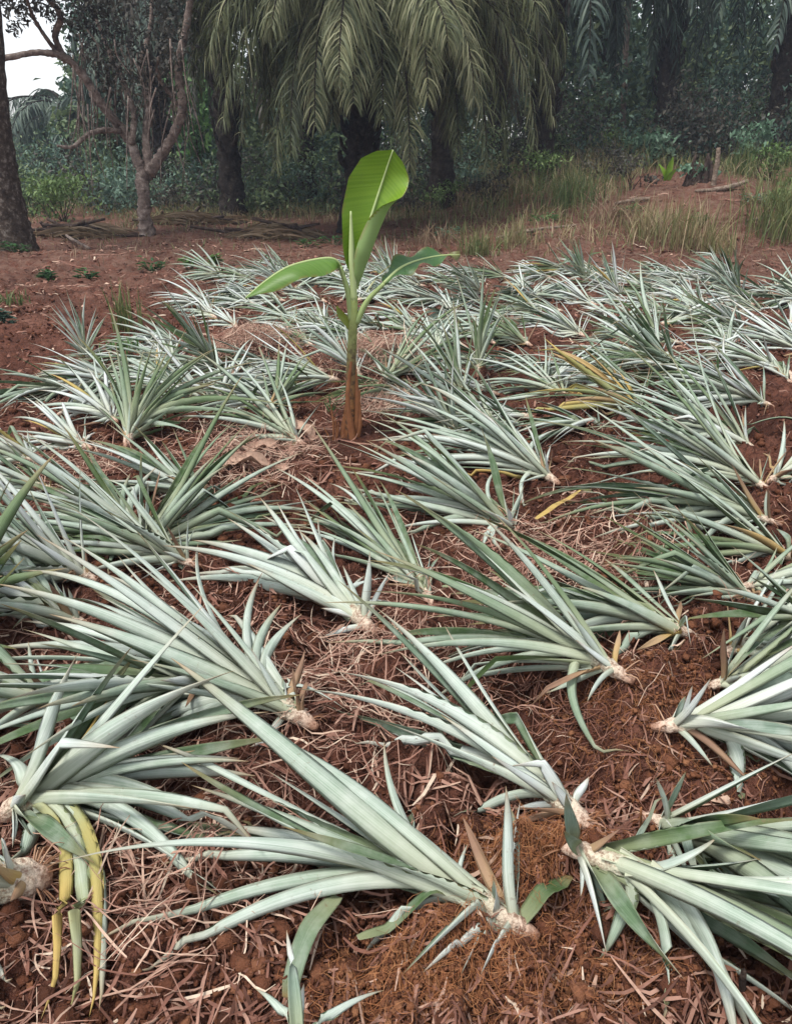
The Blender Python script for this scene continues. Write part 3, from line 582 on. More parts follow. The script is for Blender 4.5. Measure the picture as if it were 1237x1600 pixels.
# tall leaf, still unrolling at its foot
n = 44; mid_ = resample([b_(556, 452, .0), b_(561, 408, .02), b_(578, 345, .05), b_(597, 285, .06), b_(614, 234, .03)], n)
mid_[:, 1] += .02
t = np.linspace(0, 1, n)
tan = nrm(np.gradient(mid_, axis=0)); side = nrm(np.cross(tan, np.tile([0, 1., 0], (n, 1)))); nor = nrm(np.cross(tan, side)); 
nor = np.where((nor[:, 1:2] > 0), -nor, nor); side = np.where(side[:, :1] < 0, -side, side)
wl = np.interp(t, [0, .12, .3, .5, .7, .86, .95, 1], [.010, .05, .105, .145, .155, .125, .07, .002]); wr = np.interp(t, [0, .12, .3, .5, .7, .86, .95, 1], [.015, .10, .165, .185, .165, .115, .06, .002])
Al = np.interp(t, [0, .2, .5, 1], [2.6, 1.25, .6, .25]); Ar = np.interp(t, [0, .15, .35, .50, .60, .72, .85, 1], [4.4, 4.0, 3.7, 3.3, 2.7, 1.5, .6, .25])
lm = MB(); sheet(lm, mid_, side, nor, wl, wr, Al, Ar, 10, hue=.72, ruffle=.005, seed=3)
lf1 = lm.build('leaf', [M_ban, M_banu], ban)
rm = MB(); tube(rm, mid_ + nor * .003, [.012, .009, .006, .003], 7, 40, A=(0, 0, .8, 0)); rm.build('midrib', M_rib, lf1)
# left leaf: arching, hanging to the left
def hang_leaf(pet, mid_px, wl, wr, fold, hue, seed, ruf, dryv=0.):
    pm = MB(); tube(pm, [b_(*p) for p in pet], [.017, .013, .010], 8, 16, A=(0, 0, .35, 0)); pm.build('petiole', M_rib, ban)
    n = 40; md = resample([b_(*p) for p in mid_px], n); tan = nrm(np.gradient(md, axis=0))
    side = nrm(np.cross(tan, np.tile([0, 0, 1.], (n, 1)))); side = np.where(side[:, 1:2] > 0, -side, side)     # towards the camera
    nor = nrm(np.cross(tan, side)); nor = np.where(nor[:, 2:3] < 0, -nor, nor)
    t = np.linspace(0, 1, n); pr = np.interp(t, [0, .08, .3, .6, .85, 1], [.05, .5, 1, .95, .6, .03])
    m_ = MB(); sheet(m_, md, side, nor, wl * pr, wr * pr, np.full(n, fold[0]) , np.full(n, fold[1]), 7, hue=hue, ruffle=ruf, seed=seed, dry=dryv * (t[:, None] > .75))
    o = m_.build('leaf', [M_ban, M_banu], ban)
    r_ = MB(); tube(r_, md + nor * .002, [.009, .006, .003], 6, 30, A=(0, 0, .7, 0)); r_.build('midrib', M_rib, o)
    return o
hang_leaf([(549, 500), (543, 455), (531, 416)], [(531, 416, 0), (519, 405, -.02), (490, 407, -.06), (450, 418, -.12), (415, 440, -.18), (384, 466, -.24)], .10, .115, (-.7, -1.0), .30, 11, .006)
hang_leaf([(556, 505), (574, 470), (600, 443)], [(600, 443, .0), (625, 420, .05), (655, 407, .10), (690, 400, .16), (718, 399, .20)], .085, .075, (.7, -.4), .08, 12, .018, .5)
sp = MB(); tube(sp, [b_(553, 470), b_(550, 400), b_(548, 330)], [.018, .017, .004], 8, 20, A=(0, 0, .9, 0)); sp.build('rolled_leaf', M_rib, ban)
n = 14; t = np.linspace(0, 1, n); md = resample([b_(549, 515), b_(540, 500), b_(530, 488), b_(526, 478)], n)
ym = MB(); sheet(ym, md, np.tile([.6, 0, .8], (n, 1)), np.tile([0, -1., 0], (n, 1)), .022 * np.sin(np.pi * (t * .8 + .15)), .022 * np.sin(np.pi * (t * .8 + .15)), np.full(n, .8), np.full(n, .8), 3, hue=1., dry=.35)
ym.build('small_leaf', [M_ban, M_banu], ban)
for i_, (x0, x1, y1) in enumerate([(521, 517, 628), (526, 524, 650), (513, 505, 665)]):
    pass
sh = MB()
for x0, x1, y1 in [(521, 517, 632), (525, 523, 652), (516, 506, 668), (522, 529, 660)]:
    tube(sh, [b_(x0, 695, -.02), b_((x0 + x1) / 2 + 2, (695 + y1) / 2, -.02), b_(x1, y1, -.02)], [.007, .006, .003], 6, 10, A=(0, 0, .3, 0), mat=0)
Pl = []
for k_ in range(7):
    a_ = k_ * 2.4; s0 = b_(518 + rb.uniform(-4, 4), 640 + rb.uniform(-10, 20), -.02); Pl.append(np.linspace(s0, s0 + np.array([math.cos(a_) * .04, math.sin(a_) * .04, .05]), 4))
Pl = np.array(Pl); ribbons(sh, Pl, np.tile(nrm(np.array([.4, .6, .1])), (7, 4, 1)), np.tile([.004, .012, .010, .001], (7, 1)), rb.random(7), 1)
b2 = gp(521, 697); o = sh.build('weed_sprig', [M_dsheath, M_bright]); tag(o, 'thin reddish weed stalks with a yellow green top, left of banana stem', 'weed')
# ------------------------------------------------------------------ straw, crumbs, loose bits
rl = np.random.default_rng(21)
def polar(n, r0, r1, a0=-50, a1=50, pw=0.0):
    u = rl.random(n)
    r = r0 * (r1 / r0) ** u
    a = np.radians(rl.uniform(a0, a1, n)); return r * np.sin(a), r * np.cos(a), r
def gs(x, y): return terrain(x, y) + clods(x, y)
def straw(mb, x, y, ln, wd, hue, bow=.13, up=0.006, mat=0, tilt=.06):
    n = len(x); a = rl.uniform(0, 2 * np.pi, n); m = 5; t = np.linspace(-.5, .5, m)
    c = rl.normal(0, bow, n)
    X = x[:, None] + ln[:, None] * (np.cos(a)[:, None] * t + -np.sin(a)[:, None] * c[:, None] * (t ** 2 * 2 - .2))
    Y = y[:, None] + ln[:, None] * (np.sin(a)[:, None] * t + np.cos(a)[:, None] * c[:, None] * (t ** 2 * 2 - .2))
    g = gs(X, Y); g = .6 * g + .4 * g.max(1, keepdims=True)
    Z = g + up * rl.random(n)[:, None] + np.abs(rl.normal(0, tilt, n))[:, None] * ln[:, None] * (t + .5)
    P = np.stack([X, Y, Z], -1); T = nrm(np.gradient(P, axis=1))
    rollv = rl.normal(0, .6, n); Sd = nrm(np.cross(T, np.tile([0, 0, 1.], (n, m, 1)))); Sd = nrm(Sd + np.array([0, 0, 1.]) * rollv[:, None, None])
    ribbons(mb, P, Sd, wd[:, None] * np.array([.55, 1, 1, .8, .3])[None], hue, mat)
mb = MB()
x, y, r = polar(27000, .75, 15)
bare = sst(.25, 1.0, x - .12 * y) * (1 - sst(4.0, 5.2, y))                       # the dug soil on the right carries less
dens = np.clip(.40 + 2.2 * vnoise(x * 1.4, y * 1.4, 31) + 1.2 * vnoise(x * 4, y * 4, 32), .05, 1) * (1 - .80 * bare)
k = rl.random(len(x)) < dens; x, y, r = x[k], y[k], r[k]; n = len(x)
ln = rl.lognormal(-2.6, .5, n) * (.75 + r / 8); wd = np.minimum(rl.lognormal(-6.15, .55, n), .012) * (.8 + r / 5)
straw(mb, x, y, ln, wd, np.clip(rl.beta(1.2, 1.9, n) + .5 * vnoise(x * 2, y * 2, 33), 0, 1))
# heaps of straw: behind the banana, left of it, in the gap on the right
for (hx, hy, hr, hn) in [(590, 568, .26, 2600), (600, 640, .2, 700), (392, 545, .26, 1800), (430, 705, .26, 600), (360, 745, .32, 600), (1115, 495, .35, 700), (1060, 585, .25, 350), (250, 1420, .22, 260), (850, 900, .45, 900), (560, 1060, .35, 600), (110, 740, .3, 350)]:
    c = gp(hx, hy); xx = c[0] + rl.normal(0, hr * .6, hn); yy = c[1] + rl.normal(0, hr * .6, hn)
    straw(mb, xx, yy, rl.lognormal(-2.3, .4, hn), rl.uniform(.0015, .005, hn), np.clip(rl.normal(.68, .2, hn), 0, 1), up=(.14 if hn > 850 and hy < 600 else .035), tilt=.22)
# flat broken flakes of dead blade
x, y, r = polar(15000, .75, 13); k = rl.random(len(x)) < np.clip(.40 + 2.0 * vnoise(x * 1.9, y * 1.9, 36), .02, 1) * (1 - .75 * sst(.25, 1.0, x - .12 * y) * (1 - sst(4.0, 5.2, y))); x, y, r = x[k], y[k], r[k]; n = len(x)
straw(mb, x, y, rl.lognormal(-2.9, .5, n) * (.75 + r / 8), rl.uniform(.003, .010, n) * (.7 + r / 7), np.clip(rl.normal(.40, .28, n), 0, 1), bow=.08, up=.01, tilt=.1)
tag(mb.build('straw_litter', M_straw), 'dry pinkish straw scattered over the soil', kind='stuff')
# broad dead leaf scraps, mostly on the left and far ground
mb = MB(); x, y, r = polar(17000, 1.2, 19); k = (rl.random(len(x)) < (.02 + .7 * sst(4, 7, y)) * np.clip(.6 + 1.4 * vnoise(x * .9, y * .9, 41), .1, 1)); x, y, r = x[k], y[k], r[k]; n = len(x)
a = rl.random(n) * 6.28; D = np.stack([np.cos(a), np.sin(a), rl.normal(0, .25, n)], -1); Nn = nrm(np.stack([rl.normal(0, .4, n), rl.normal(0, .4, n), np.ones(n)], -1))
kites(mb, np.stack([x, y, gs(x, y) + .012], -1), nrm(D), Nn, rl.uniform(.03, .085, n) * (.8 + r / 22), rl.uniform(.012, .04, n) * (.8 + r / 22), np.clip(rl.beta(1.5, 2, n), 0, 1), .3)
tag(mb.build('leaf_litter', M_straw), 'dead brown leaf scraps lying on the ground', kind='stuff')
# crumbs of soil
mb = MB(); x, y, r = polar(60000, .75, 9); k = rl.random(len(x)) < np.clip(.5 + 1.6 * vnoise(x * 2.1, y * 2.1, 51), .08, 1); x, y, r = x[k], y[k], r[k]; n = len(x)
sz = rl.lognormal(-5.3, .55, n) * (.8 + r / 6); sz = np.minimum(sz, .024)
cube = np.array([[-1, -1, -1], [1, -1, -1], [1, 1, -1], [-1, 1, -1], [-1, -1, 1], [1, -1, 1], [1, 1, 1], [-1, 1, 1]], float) * .62
cf = np.array([[0, 3, 2, 1], [4, 5, 6, 7], [0, 1, 5, 4], [1, 2, 6, 5], [2, 3, 7, 6], [3, 0, 4, 7]])
V = cube[None] * (1 + rl.normal(0, .28, (n, 8, 3))); aa = rl.random(n) * 6.28; ca, sa = np.cos(aa)[:, None], np.sin(aa)[:, None]
V = np.stack([V[..., 0] * ca - V[..., 1] * sa, V[..., 0] * sa + V[..., 1] * ca, V[..., 2] * .8], -1) * sz[:, None, None] + np.stack([x, y, gs(x, y) + sz * .25], -1)[:, None]
A = np.zeros((n, 8, 4)); A[..., 2] = np.clip(rl.normal(.42, .25, n), 0, 1)[:, None]
mb.add(V.reshape(-1, 3), (cf[None] + (np.arange(n) * 8)[:, None, None]).reshape(-1, 4), A.reshape(-1, 4))
def orange(c, sx, sy, n, sz0):
    x = c[0] + rl.normal(0, sx, n); y = c[1] + rl.normal(0, sy, n); sz = np.minimum(rl.lognormal(sz0, .55, n), .011)
    V = cube[None] * (1 + rl.normal(0, .28, (n, 8, 3))) * sz[:, None, None]; hz_ = .02 * np.exp(-(((x - c[0]) / sx) ** 2 + ((y - c[1]) / sy) ** 2) / 2) * rl.random(n)
    A = np.zeros((n, 8, 4)); A[..., 2] = np.clip(rl.normal(.6, .3, n), 0, 1)[:, None]; A[..., 3] = (rl.random(n) < .75)[:, None]
    mb.add((V + np.stack([x, y, gs(x, y) + sz * .3 + hz_], -1)[:, None]).reshape(-1, 3), (cf[None] + (np.arange(n) * 8)[:, None, None]).reshape(-1, 4), A.reshape(-1, 4))
for hx, hy, sx, sy, hn in [(812, 1362, .085, .05, 2600), (700, 1520, .12, .06, 2600), (860, 1540, .14, .06, 2200), (600, 1575, .11, .05, 1300), (1085, 1120, .18, .11, 1600), (950, 1450, .14, .1, 1500), (1040, 1250, .2, .12, 1200)]:
    orange(gp(hx, hy), sx, sy, int(hn * 1.5), -6.0)
tag(mb.build('soil_crumbs', M_crumb), 'loose crumbs of red soil', kind='stuff')
# orange fibrous soil in front
mb = MB()
for (hx, hy, sx, sy, hn, hh) in [(812, 1362, .075, .045, 900, .035), (700, 1520, .10, .05, 800, .035), (860, 1540, .11, .05, 400, .03), (600, 1575, .09, .04, 300, .02), (1085, 1120, .16, .10, 500, .02), (950, 1450, .12, .08, 350, .015), (1040, 1250, .2, .12, 500, .012), (980, 1140, .2, .1, 400, .01)]:
    c = gp(hx, hy); xx = c[0] + rl.normal(0, sx, hn); yy = c[1] + rl.normal(0, sy, hn)
    straw(mb, xx, yy, rl.lognormal(-3.5, .45, hn), rl.uniform(.0005, .0011, hn), np.clip(rl.normal(.5, .25, hn), 0, 1), bow=.9, up=hh, tilt=.3)
tag(mb.build('root_fibre_litter', M_coir), 'orange fibrous root soil heaped in front', kind='stuff')

def loose_blade(p0, p1, w, label, seed, hue=.5, dry=0., h0=.02, h1=.02, name='loose_leaf'):
    a, b = gp(*p0), gp(*p1); n = 14; t = np.linspace(0, 1, n); P = a * (1 - t)[:, None] + b * t[:, None]
    gg = gs(P[:, 0], P[:, 1]); gg = np.convolve(np.pad(np.maximum(gg, np.maximum(np.roll(gg, 1), np.roll(gg, -1))), 2, 'edge'), np.ones(5) / 5, 'valid')
    P[:, 2] = np.maximum(gg + .024, (a[2] + h0) * (1 - t) + (b[2] + h1) * t) + .010 * np.sin(t * 3.1)
    rb_ = np.random.default_rng(seed); P[:, :2] += (np.sin(t * 3.1) * rb_.normal(0, .02))[:, None]
    mb = MB(); Wd = w * np.interp(t, [0, .05, .3, .8, 1], [.55, .8, 1, .8, .25])
    channel_leaves(mb, P[None], np.tile([0, .1, 1.], (1, n, 1)), Wd[None], .35, .0022, np.array([hue]), np.array([dry]), 7)
    return tag(mb.build(name, [M_out, M_in]), label, 'loose leaf', 'loose cut pineapple leaves')
loose_blade((806, 1462), (888, 1402), .036, 'cut olive blade lying between the bottom middle butt and the thick stemmed sucker', 1, .2)
loose_blade((835, 832), (905, 788), .028, 'dry grey brown blade stretching right from the white curled butt', 2, .2, .5)
loose_blade((690, 955), (760, 972), .028, 'short grey blade by the olive butt in the middle', 3, .4)
loose_blade((400, 1190), (445, 1180), .045, 'short wide green piece lying below the very large silvery sucker', 4, .35)
loose_blade((530, 1450), (450, 1600), .040, 'pale straight blade lying behind the spiky bottom sucker', 5, .6)
loose_blade((560, 1500), (700, 1445), .024, 'narrow green blade under the largest bottom sucker', 6, .4)
def stick(pts, rad, label, seed, mat=None, nm='stick'):
    mb = MB(); tube(mb, pts, rad, 7, 12, .12, np.random.default_rng(seed), (0, 0, .4, 0)); return tag(mb.build(nm, mat or M_rot), label, 'stick', 'sticks on the soil')
g_ = lambda x, y, h=.01: gp(x, y, h)
stick([g_(930, 1195), g_(945, 1250, .015), g_(960, 1310)], [.006, .006, .004], 'reddish stick lying right of the ragged brown butt', 1, M_dsheath)
stick([g_(1000, 1375), g_(1000, 1320, .05), at(1001, 1262, gp(1000, 1375)[1] + .02)], [.004, .004, .002], 'thin twig standing up beside the shaded bottom right sucker', 2, M_dsheath)
stick([g_(1158, 1600, .0), g_(1158, 1560, .04), at(1161, 1518, gp(1158, 1600)[1])], [.007, .007, .005], 'short dark peg poking up among the bottom right blades', 3)
stick([g_(560, 1260), g_(640, 1230, .02), g_(800, 1290, .01)], [.004, .005, .003], 'long thin brown twig behind the spear bladed sucker', 4)
stick([g_(1010, 1060), g_(1050, 1045, .015), g_(1110, 1015)], [.005, .004, .003], 'thin reddish twig pointing to the pink butt at right', 5, M_dsheath)
stick([g_(800, 1310), g_(850, 1345, .01), g_(880, 1370)], [.007, .006, .005], 'dark twig across the orange soil near the bottom', 6)
# curled dead banana leaves left of the banana plant
for i_, (px_, py_, l_, lab) in enumerate([(420, 712, .30, 'crumpled tan dead leaf at the banana foot, nearer the camera'), (395, 745, .34, 'long tan dead leaf strip lying left of the banana'), (470, 690, .22, 'small curled dead leaf touching the banana foot'), (370, 625, .2, 'tan dead leaf caught among the upright green blades')]):
    c = gp(px_, py_); n = 16; t = np.linspace(-.5, .5, n); a_ = [.5, .35, -.3, 1.2][i_]
    P = np.stack([c[0] + l_ * t * math.cos(a_), c[1] + l_ * t * math.sin(a_), np.zeros(n)], -1); P[:, 2] = gs(P[:, 0], P[:, 1]) + .03 + .02 * np.cos(t * 7) + (.10 if i_ == 3 else 0)
    tn = nrm(np.gradient(P, axis=0)); sd_ = nrm(np.cross(tn, np.tile([0, 0, 1.], (n, 1)))); no_ = np.cross(sd_, tn)
    mb = MB(); w_ = .045 * np.sin(np.pi * (t + .5) * .9 + .2) + .006; sheet(mb, P, sd_, no_, w_, w_, np.full(n, 1.6), np.full(n, .9), 5, ruffle=.012, hue=.5, seed=i_, mats=(0, 0))
    for A_ in mb.A: A_[:, 2] = .85
    tag(mb.build('dead_leaf', M_straw), lab, 'dead leaf', 'dead leaves by the banana plant')
# ------------------------------------------------------------------ palms, trees, shrubs and grass beyond the field
rk = np.random.default_rng(99)
def frond(mb, P0, T, zup, rng, nl=80, ll=.80, lw=.034, hue=.5, dry=0., droop=.85):
    P0, T = np.asarray(P0, float), np.asarray(T, float); h = T - P0; hx = np.array([h[0], h[1], 0])
    P1 = P0 + hx * .42 + np.array([0, 0, zup]); P2 = P0 + hx * .96 + np.array([0, 0, zup * .35 + h[2] * .30])
    n = 26; t = np.linspace(0, 1, n)[:, None]
    C = P0 * (1 - t) ** 3 + 3 * P1 * t * (1 - t) ** 2 + 3 * P2 * t * t * (1 - t) + T * t ** 3
    tube(mb, C, [.045, .03, .018, .006], 5, 24, A=(0, 0, .7, dry), mat=1, cap=False)
    tan = nrm(np.gradient(C, axis=0)); outw = nrm(hx + 1e-6)
    s = np.repeat(np.linspace(.14, 1, nl), 2); sg = np.tile([-1, 1], nl)
    u = s * (n - 1); i0 = np.minimum(u.astype(int), n - 2); f = (u - i0)[:, None]
    B = C[i0] * (1 - f) + C[i0 + 1] * f; tg = nrm(tan[i0] * (1 - f) + tan[i0 + 1] * f)
    fn = nrm(outw[None] * .9 + np.array([0, 0, .55])); sd = nrm(np.cross(tg, fn)) * sg[:, None]
    L = 2 * nl; ln = ll * (np.sin(np.pi * (.12 + .84 * s)) ** .6) * rng.uniform(.8, 1.15, L)
    D = nrm(sd * .85 + tg * .55 + fn * rng.normal(0, .40, L)[:, None] + rng.normal(0, .14, (L, 3)))
    m = 5; P = [B]; d = D.copy(); p = B.copy()
    for k in range(1, m):
        d = nrm(d + np.array([0, 0, -1.]) * droop * rng.uniform(.3, 1.25, L)[:, None] * .7); p = p + d * (ln / (m - 1))[:, None]; P.append(p)
    P = np.stack(P, 1); TT = nrm(np.gradient(P, axis=1)); Sd = nrm(np.cross(TT, fn + rng.normal(0, .3, (L, 1, 3))))
    wd = lw * np.array([.6, 1, .95, .65, .08])[None] * rng.uniform(.8, 1.2, L)[:, None]
    ribbons(mb, P, Sd, wd, np.clip(hue + rng.normal(0, .30, L), 0, 1), 0, np.clip(dry + rng.normal(0, .12, L) * (dry > .05), 0, 1))
def palm_trunk(root, base, top, r, rng):
    mb = MB(); base, top = np.asarray(base, float), np.asarray(top, float)
    n = 60; sd = 14; t = np.linspace(0, 1, n)
    P = base * (1 - t)[:, None] + top * t[:, None]; a = np.linspace(0, 2 * np.pi, sd, endpoint=False)
    rr = r * (1.25 - .35 * np.minimum(t * 5, 1))[:, None] * (1 + .16 * np.sin(a[None] * 5 + t[:, None] * 60) + .10 * rng.normal(0, 1, (n, sd)))
    V = P[:, None] + np.stack([rr * np.cos(a), rr * np.sin(a), 0 * rr], -1); F, _ = grid_faces(1, n, sd, True); mb.add(V.reshape(-1, 3), F)
    for k in range(90):                                        # stubs of cut frond stalks
        tt_ = rng.uniform(.25, 1); aa_ = k * 2.4; p = base * (1 - tt_) + top * tt_; o_ = np.array([math.cos(aa_), math.sin(aa_), 0])
        tube(mb, [p + o_ * r * .8, p + o_ * r * 1.25 + [0, 0, .10], p + o_ * r * 1.4 + [0, 0, .26]], [.05, .04, .025], 5, 6)
    return mb.build('trunk', M_palmbark, root)
def palm(px, Y, zc, label, seed, nf=20, rad=3.0, drop=(1.6, 3.6), tips=None, r=.25, mats=None, hue=.45, dryp=.25, nl=70, top=None, group='oil palms behind the field'):
    rng = np.random.default_rng(seed); bx = at(px, 300, Y)[0]; bz = float(terrain(bx, Y)) - .05
    root = empty('oil_palm', (bx, Y, bz)); tag(root, label, 'oil palm', group)
    tx = bx if top is None else top; C0 = np.array([tx, Y, zc]); palm_trunk(root, (bx, Y, bz), C0 + [0, 0, .1], r, rng)
    mats = mats or [M_frond, M_palmbark]; lst = []
    for (a, b, Yt) in (tips or []): lst.append((at(a, b, Yt), rng.uniform(.15, .75)))
    for k in range(nf):
        az = k * 2.39996 + rng.normal(0, .25); rd = rad * rng.uniform(.75, 1.1)
        hi = k / max(1, nf)
        lst.append((C0 + np.array([math.cos(az) * rd, math.sin(az) * rd, -(drop[0] + (drop[1] - drop[0]) * hi) * rng.uniform(.85, 1.1)]), rng.uniform(.4, 1.0) + .8 * (1 - hi)))
    for (T, zu) in lst:
        dr = rng.uniform(.5, .95) if rng.random() < dryp else 0.
        mb = MB(); frond(mb, C0 + rng.normal(0, .12, 3), T, zu, rng, nl, hue=float(np.clip(rng.normal(hue, .18), 0, 1)), dry=dr, lw=.019 if Y < 17 else .042)
        o = mb.build('frond', mats, root)
        if dr: o['label'] = 'dead greyish brown frond'
    return root
MF = [M_ffar, M_palmbark]
palm(550, 15.0, 3.85, 'nearest oil palm behind the banana, its fronds hanging like a curtain', 1, nf=26, rad=3.1, drop=(-.9, 1.4),
     tips=[(308, 150, 14.4), (345, 120, 13.6), (378, 215, 14.0), (410, 130, 15.8), (432, 262, 13.6), (462, 160, 16.2), (492, 195, 12.8), (530, 120, 12.2), (552, 160, 12.5), (598, 180, 13.0), (640, 262, 13.2), (668, 150, 12.8), (715, 235, 13.6), (740, 150, 13.0), (790, 240, 14.1), (800, 165, 15.5), (848, 155, 14.6), (620, 200, 16.8), (520, 190, 17.2), (420, 215, 16.6), (700, 215, 16.5), (862, 185, 14.3), (835, 225, 13.8), (872, 110, 14.6), (300, 105, 14.6), (288, 55, 15.0), (760, 262, 13.4), (455, 235, 13.2), (350, 190, 13.4)], nl=165, dryp=.10, top=at(585, 0, 15)[0], hue=.6)
palm(690, 18.5, 5.6, 'dark oil palm just right of and behind the nearest one', 2, nf=20, rad=2.6, drop=(1.2, 3.9), mats=MF, dryp=.3)
palm(843, 19.5, 5.7, 'oil palm with black straight trunk right of the hanging fronds', 3, nf=22, rad=3.0, drop=(.8, 3.4), mats=MF, dryp=.1, hue=.5)
palm(362, 19.0, 5.4, 'oil palm with dark trunk between the gnarled tree and nearest palm', 4, nf=20, rad=2.6, drop=(1.2, 3.6), mats=MF, dryp=.35)
palm(1026, 24.0, 7.2, 'tall bluish oil palm with leaning trunk in the right background', 5, nf=26, rad=4.2, drop=(.8, 4.2), mats=MF, dryp=.05, top=at(1046, 0, 24)[0], hue=.6, r=.27)
palm(1190, 21.0, 6.6, 'oil palm at the right edge of the background', 6, nf=24, rad=3.6, drop=(.8, 4.0), mats=MF, dryp=.05, hue=.6)
palm(930, 29.0, 7.6, 'hazy oil palm far back between the two right hand trunks', 7, nf=24, rad=3.8, drop=(1., 4.4), mats=MF, dryp=.05, hue=.6)
palm(120, 31.0, 2.6, 'feathery oil palm far back at left under the patch of sky', 8, nf=26, rad=2.6, drop=(-.3, 2.0), mats=MF, dryp=.05, hue=.7)
palm(262, 26.0, 4.8, 'low oil palm behind the gnarled tree', 9, nf=24, rad=2.2, drop=(.8, 3.4), mats=MF, dryp=.1, hue=.6)
palm(480, 23.0, 6.2, 'shaded oil palm deep behind the nearest palm, left of its trunk', 10, nf=22, rad=3.0, drop=(1., 4.0), mats=MF, dryp=.3)
palm(770, 25.0, 7.0, 'shaded oil palm deep behind, right of the hanging fronds', 11, nf=22, rad=3.4, drop=(1., 4.2), mats=MF, dryp=.1)

def cloud(mb, c, rx, rz, n, size, rng, hue=.5, hv=.25, mat=0, clumps=9, asp=.45, droop=.35, dry=0.):
    c = np.asarray(c, float); cc = c + rng.normal(0, 1, (clumps, 3)) * np.array([rx, rx, rz]) * .5
    ch = rng.normal(0, .16, clumps); w = rng.random(clumps) + .3; k = rng.choice(clumps, n, p=w / w.sum())
    p = cc[k] + rng.normal(0, 1, (n, 3)) * np.array([rx, rx, rz]) * .27
    D = rng.normal(0, 1, (n, 3)); D[:, 2] -= droop; N = rng.normal(0, .6, (n, 3)); N[:, 2] += .8
    s = size * rng.uniform(.6, 1.35, n)
    kites(mb, p, nrm(D), nrm(N), s, s * asp, np.clip(hue + ch[k] + rng.normal(0, hv * .6, n), 0, 1), .2, mat, np.full(n, dry))
def shrub(px, py, hpx, wpx, label, seed, mat, n=700, size=.09, asp=.45, hue=.5, nm='shrub', Yd=None, cat='shrub', group='shrubs beyond the field', zoff=0.):
    rng = np.random.default_rng(seed)
    if Yd is None: b = gp(px, py)
    else:
        bx = at(px, 300, Yd)[0]; b = np.array([bx, Yd, float(terrain(bx, Yd))])
    ppm_ = FPX / (b[1] * CP + .5); h, w = hpx / ppm_, wpx / ppm_
    root = empty(nm, b); tag(root, label, cat, group)
    f = MB(); cloud(f, b + [0, 0, h * .58 + zoff], w * .42, h * .36, n, size, rng, hue, clumps=max(6, n // 55), asp=asp); f.build('foliage', mat, root)
    s = MB()
    for k in range(6):
        a = k * 1.05 + rng.random(); e = b + [math.cos(a) * w * .3, math.sin(a) * w * .3, h * rng.uniform(.5, .9) + zoff]
        tube(s, [b - [0, 0, .03], (b + e) / 2 + rng.normal(0, .04, 3), e], [.014, .010, .004], 5, 8)
    s.build('stem', M_rot, root); return root
# the gnarled tree on the left
tb = gp(232, 368); TY = tb[1]; tr = empty('gnarled_tree', tb); tag(tr, 'gnarled pale barked tree forking low into twisted limbs, on the left', 'tree')
tt_ = lambda x, y, dy=0.: at(x, y, TY + dy); ppt = FPX / (TY * CP + .5); rg = np.random.default_rng(8)
mb = MB()
def limb(pts, rp, dy, n=None):
    jit = lambda k: rg.normal(0, .035, 3) if k else 0
    tube(mb, [tt_(p[0], p[1], dy * k / (len(pts) - 1)) + jit(k) for k, p in enumerate(pts)], np.array(rp) * .82 / ppt, 10, n or len(pts) * 10, .2, rg)
limb([(232, 376), (233, 340), (227, 300), (226, 282), (232, 266)], [19, 12.5, 11, 13, 13], 0)
limb([(230, 276), (214, 250), (204, 222), (186, 196), (160, 165), (138, 145)], [11, 10, 9, 9, 7, 6], .3)
limb([(186, 196), (160, 160), (130, 118), (104, 97), (62, 81), (0, 99), (-40, 105)], [8, 7, 6.5, 6, 5, 4.5, 4], -.8)
limb([(104, 97), (90, 62), (92, 24), (62, -20)], [6, 5.5, 5, 4], -.6)
limb([(95, 90), (60, 40), (40, 0)], [4, 3, 2], -1.2)
limb([(232, 268), (229, 220), (232, 160), (222, 110), (236, 40), (240, -40)], [8, 7, 6, 5, 4, 3], 1.0)
limb([(234, 270), (258, 240), (276, 205), (284, 170), (278, 110), (290, 40), (300, -30)], [11, 9, 8, 8, 7, 6, 5], -.3)
limb([(190, 205), (165, 200), (138, 208), (112, 224), (92, 238)], [5, 5, 4, 3, 2], -.8)
limb([(206, 225), (212, 180), (200, 130), (170, 80), (150, 20)], [6, 5.5, 5, 4, 3], .9)
limb([(282, 170), (250, 120), (244, 80)], [4, 3, 2], -.9)
mb.build('trunk', M_bark, tr)
mb = MB()
for k in range(60):                                             # lianas and hanging twigs
    x0 = rg.uniform(110, 300); y0 = rg.uniform(40, 180); l_ = rg.uniform(40, 150); dx = rg.normal(0, 14); dy_ = rg.normal(0, .7)
    tube(mb, [tt_(x0, y0, dy_), tt_(x0 + dx * .3 + rg.normal(0, 5), y0 + l_ * .5, dy_), tt_(x0 + dx, y0 + l_, dy_)], [.014, .011, .006], 4, 10, A=(0, 0, .5, 0))
mb.build('vines', M_bark, tr)
mb = MB()
for (x_, y_, rx_, rz_, n_) in [(60, 2, .5, .25, 700), (150, 30, .6, .4, 900), (225, 50, .6, .5, 900), (262, 100, .45, .5, 650), (205, 110, .5, .4, 600), (128, 25, .35, .35, 500), (20, 30, .25, .12, 160), (285, 20, .5, .5, 700), (170, 120, .35, .3, 350), (90, -40, .9, .5, 900), (200, -40, .9, .5, 900), (150, 200, .25, .2, 140), (110, 235, .22, .25, 160), (190, 170, .3, .25, 220), (255, 170, .25, .35, 220), (285, -70, .9, .6, 700), (20, -60, .8, .4, 500)]:
    cloud(mb, tt_(x_, y_, rg.normal(0, .5)), rx_, rz_, int(n_ * .55), .095, rg, .5, clumps=14)
mb.build('crown', M_mauve, tr)
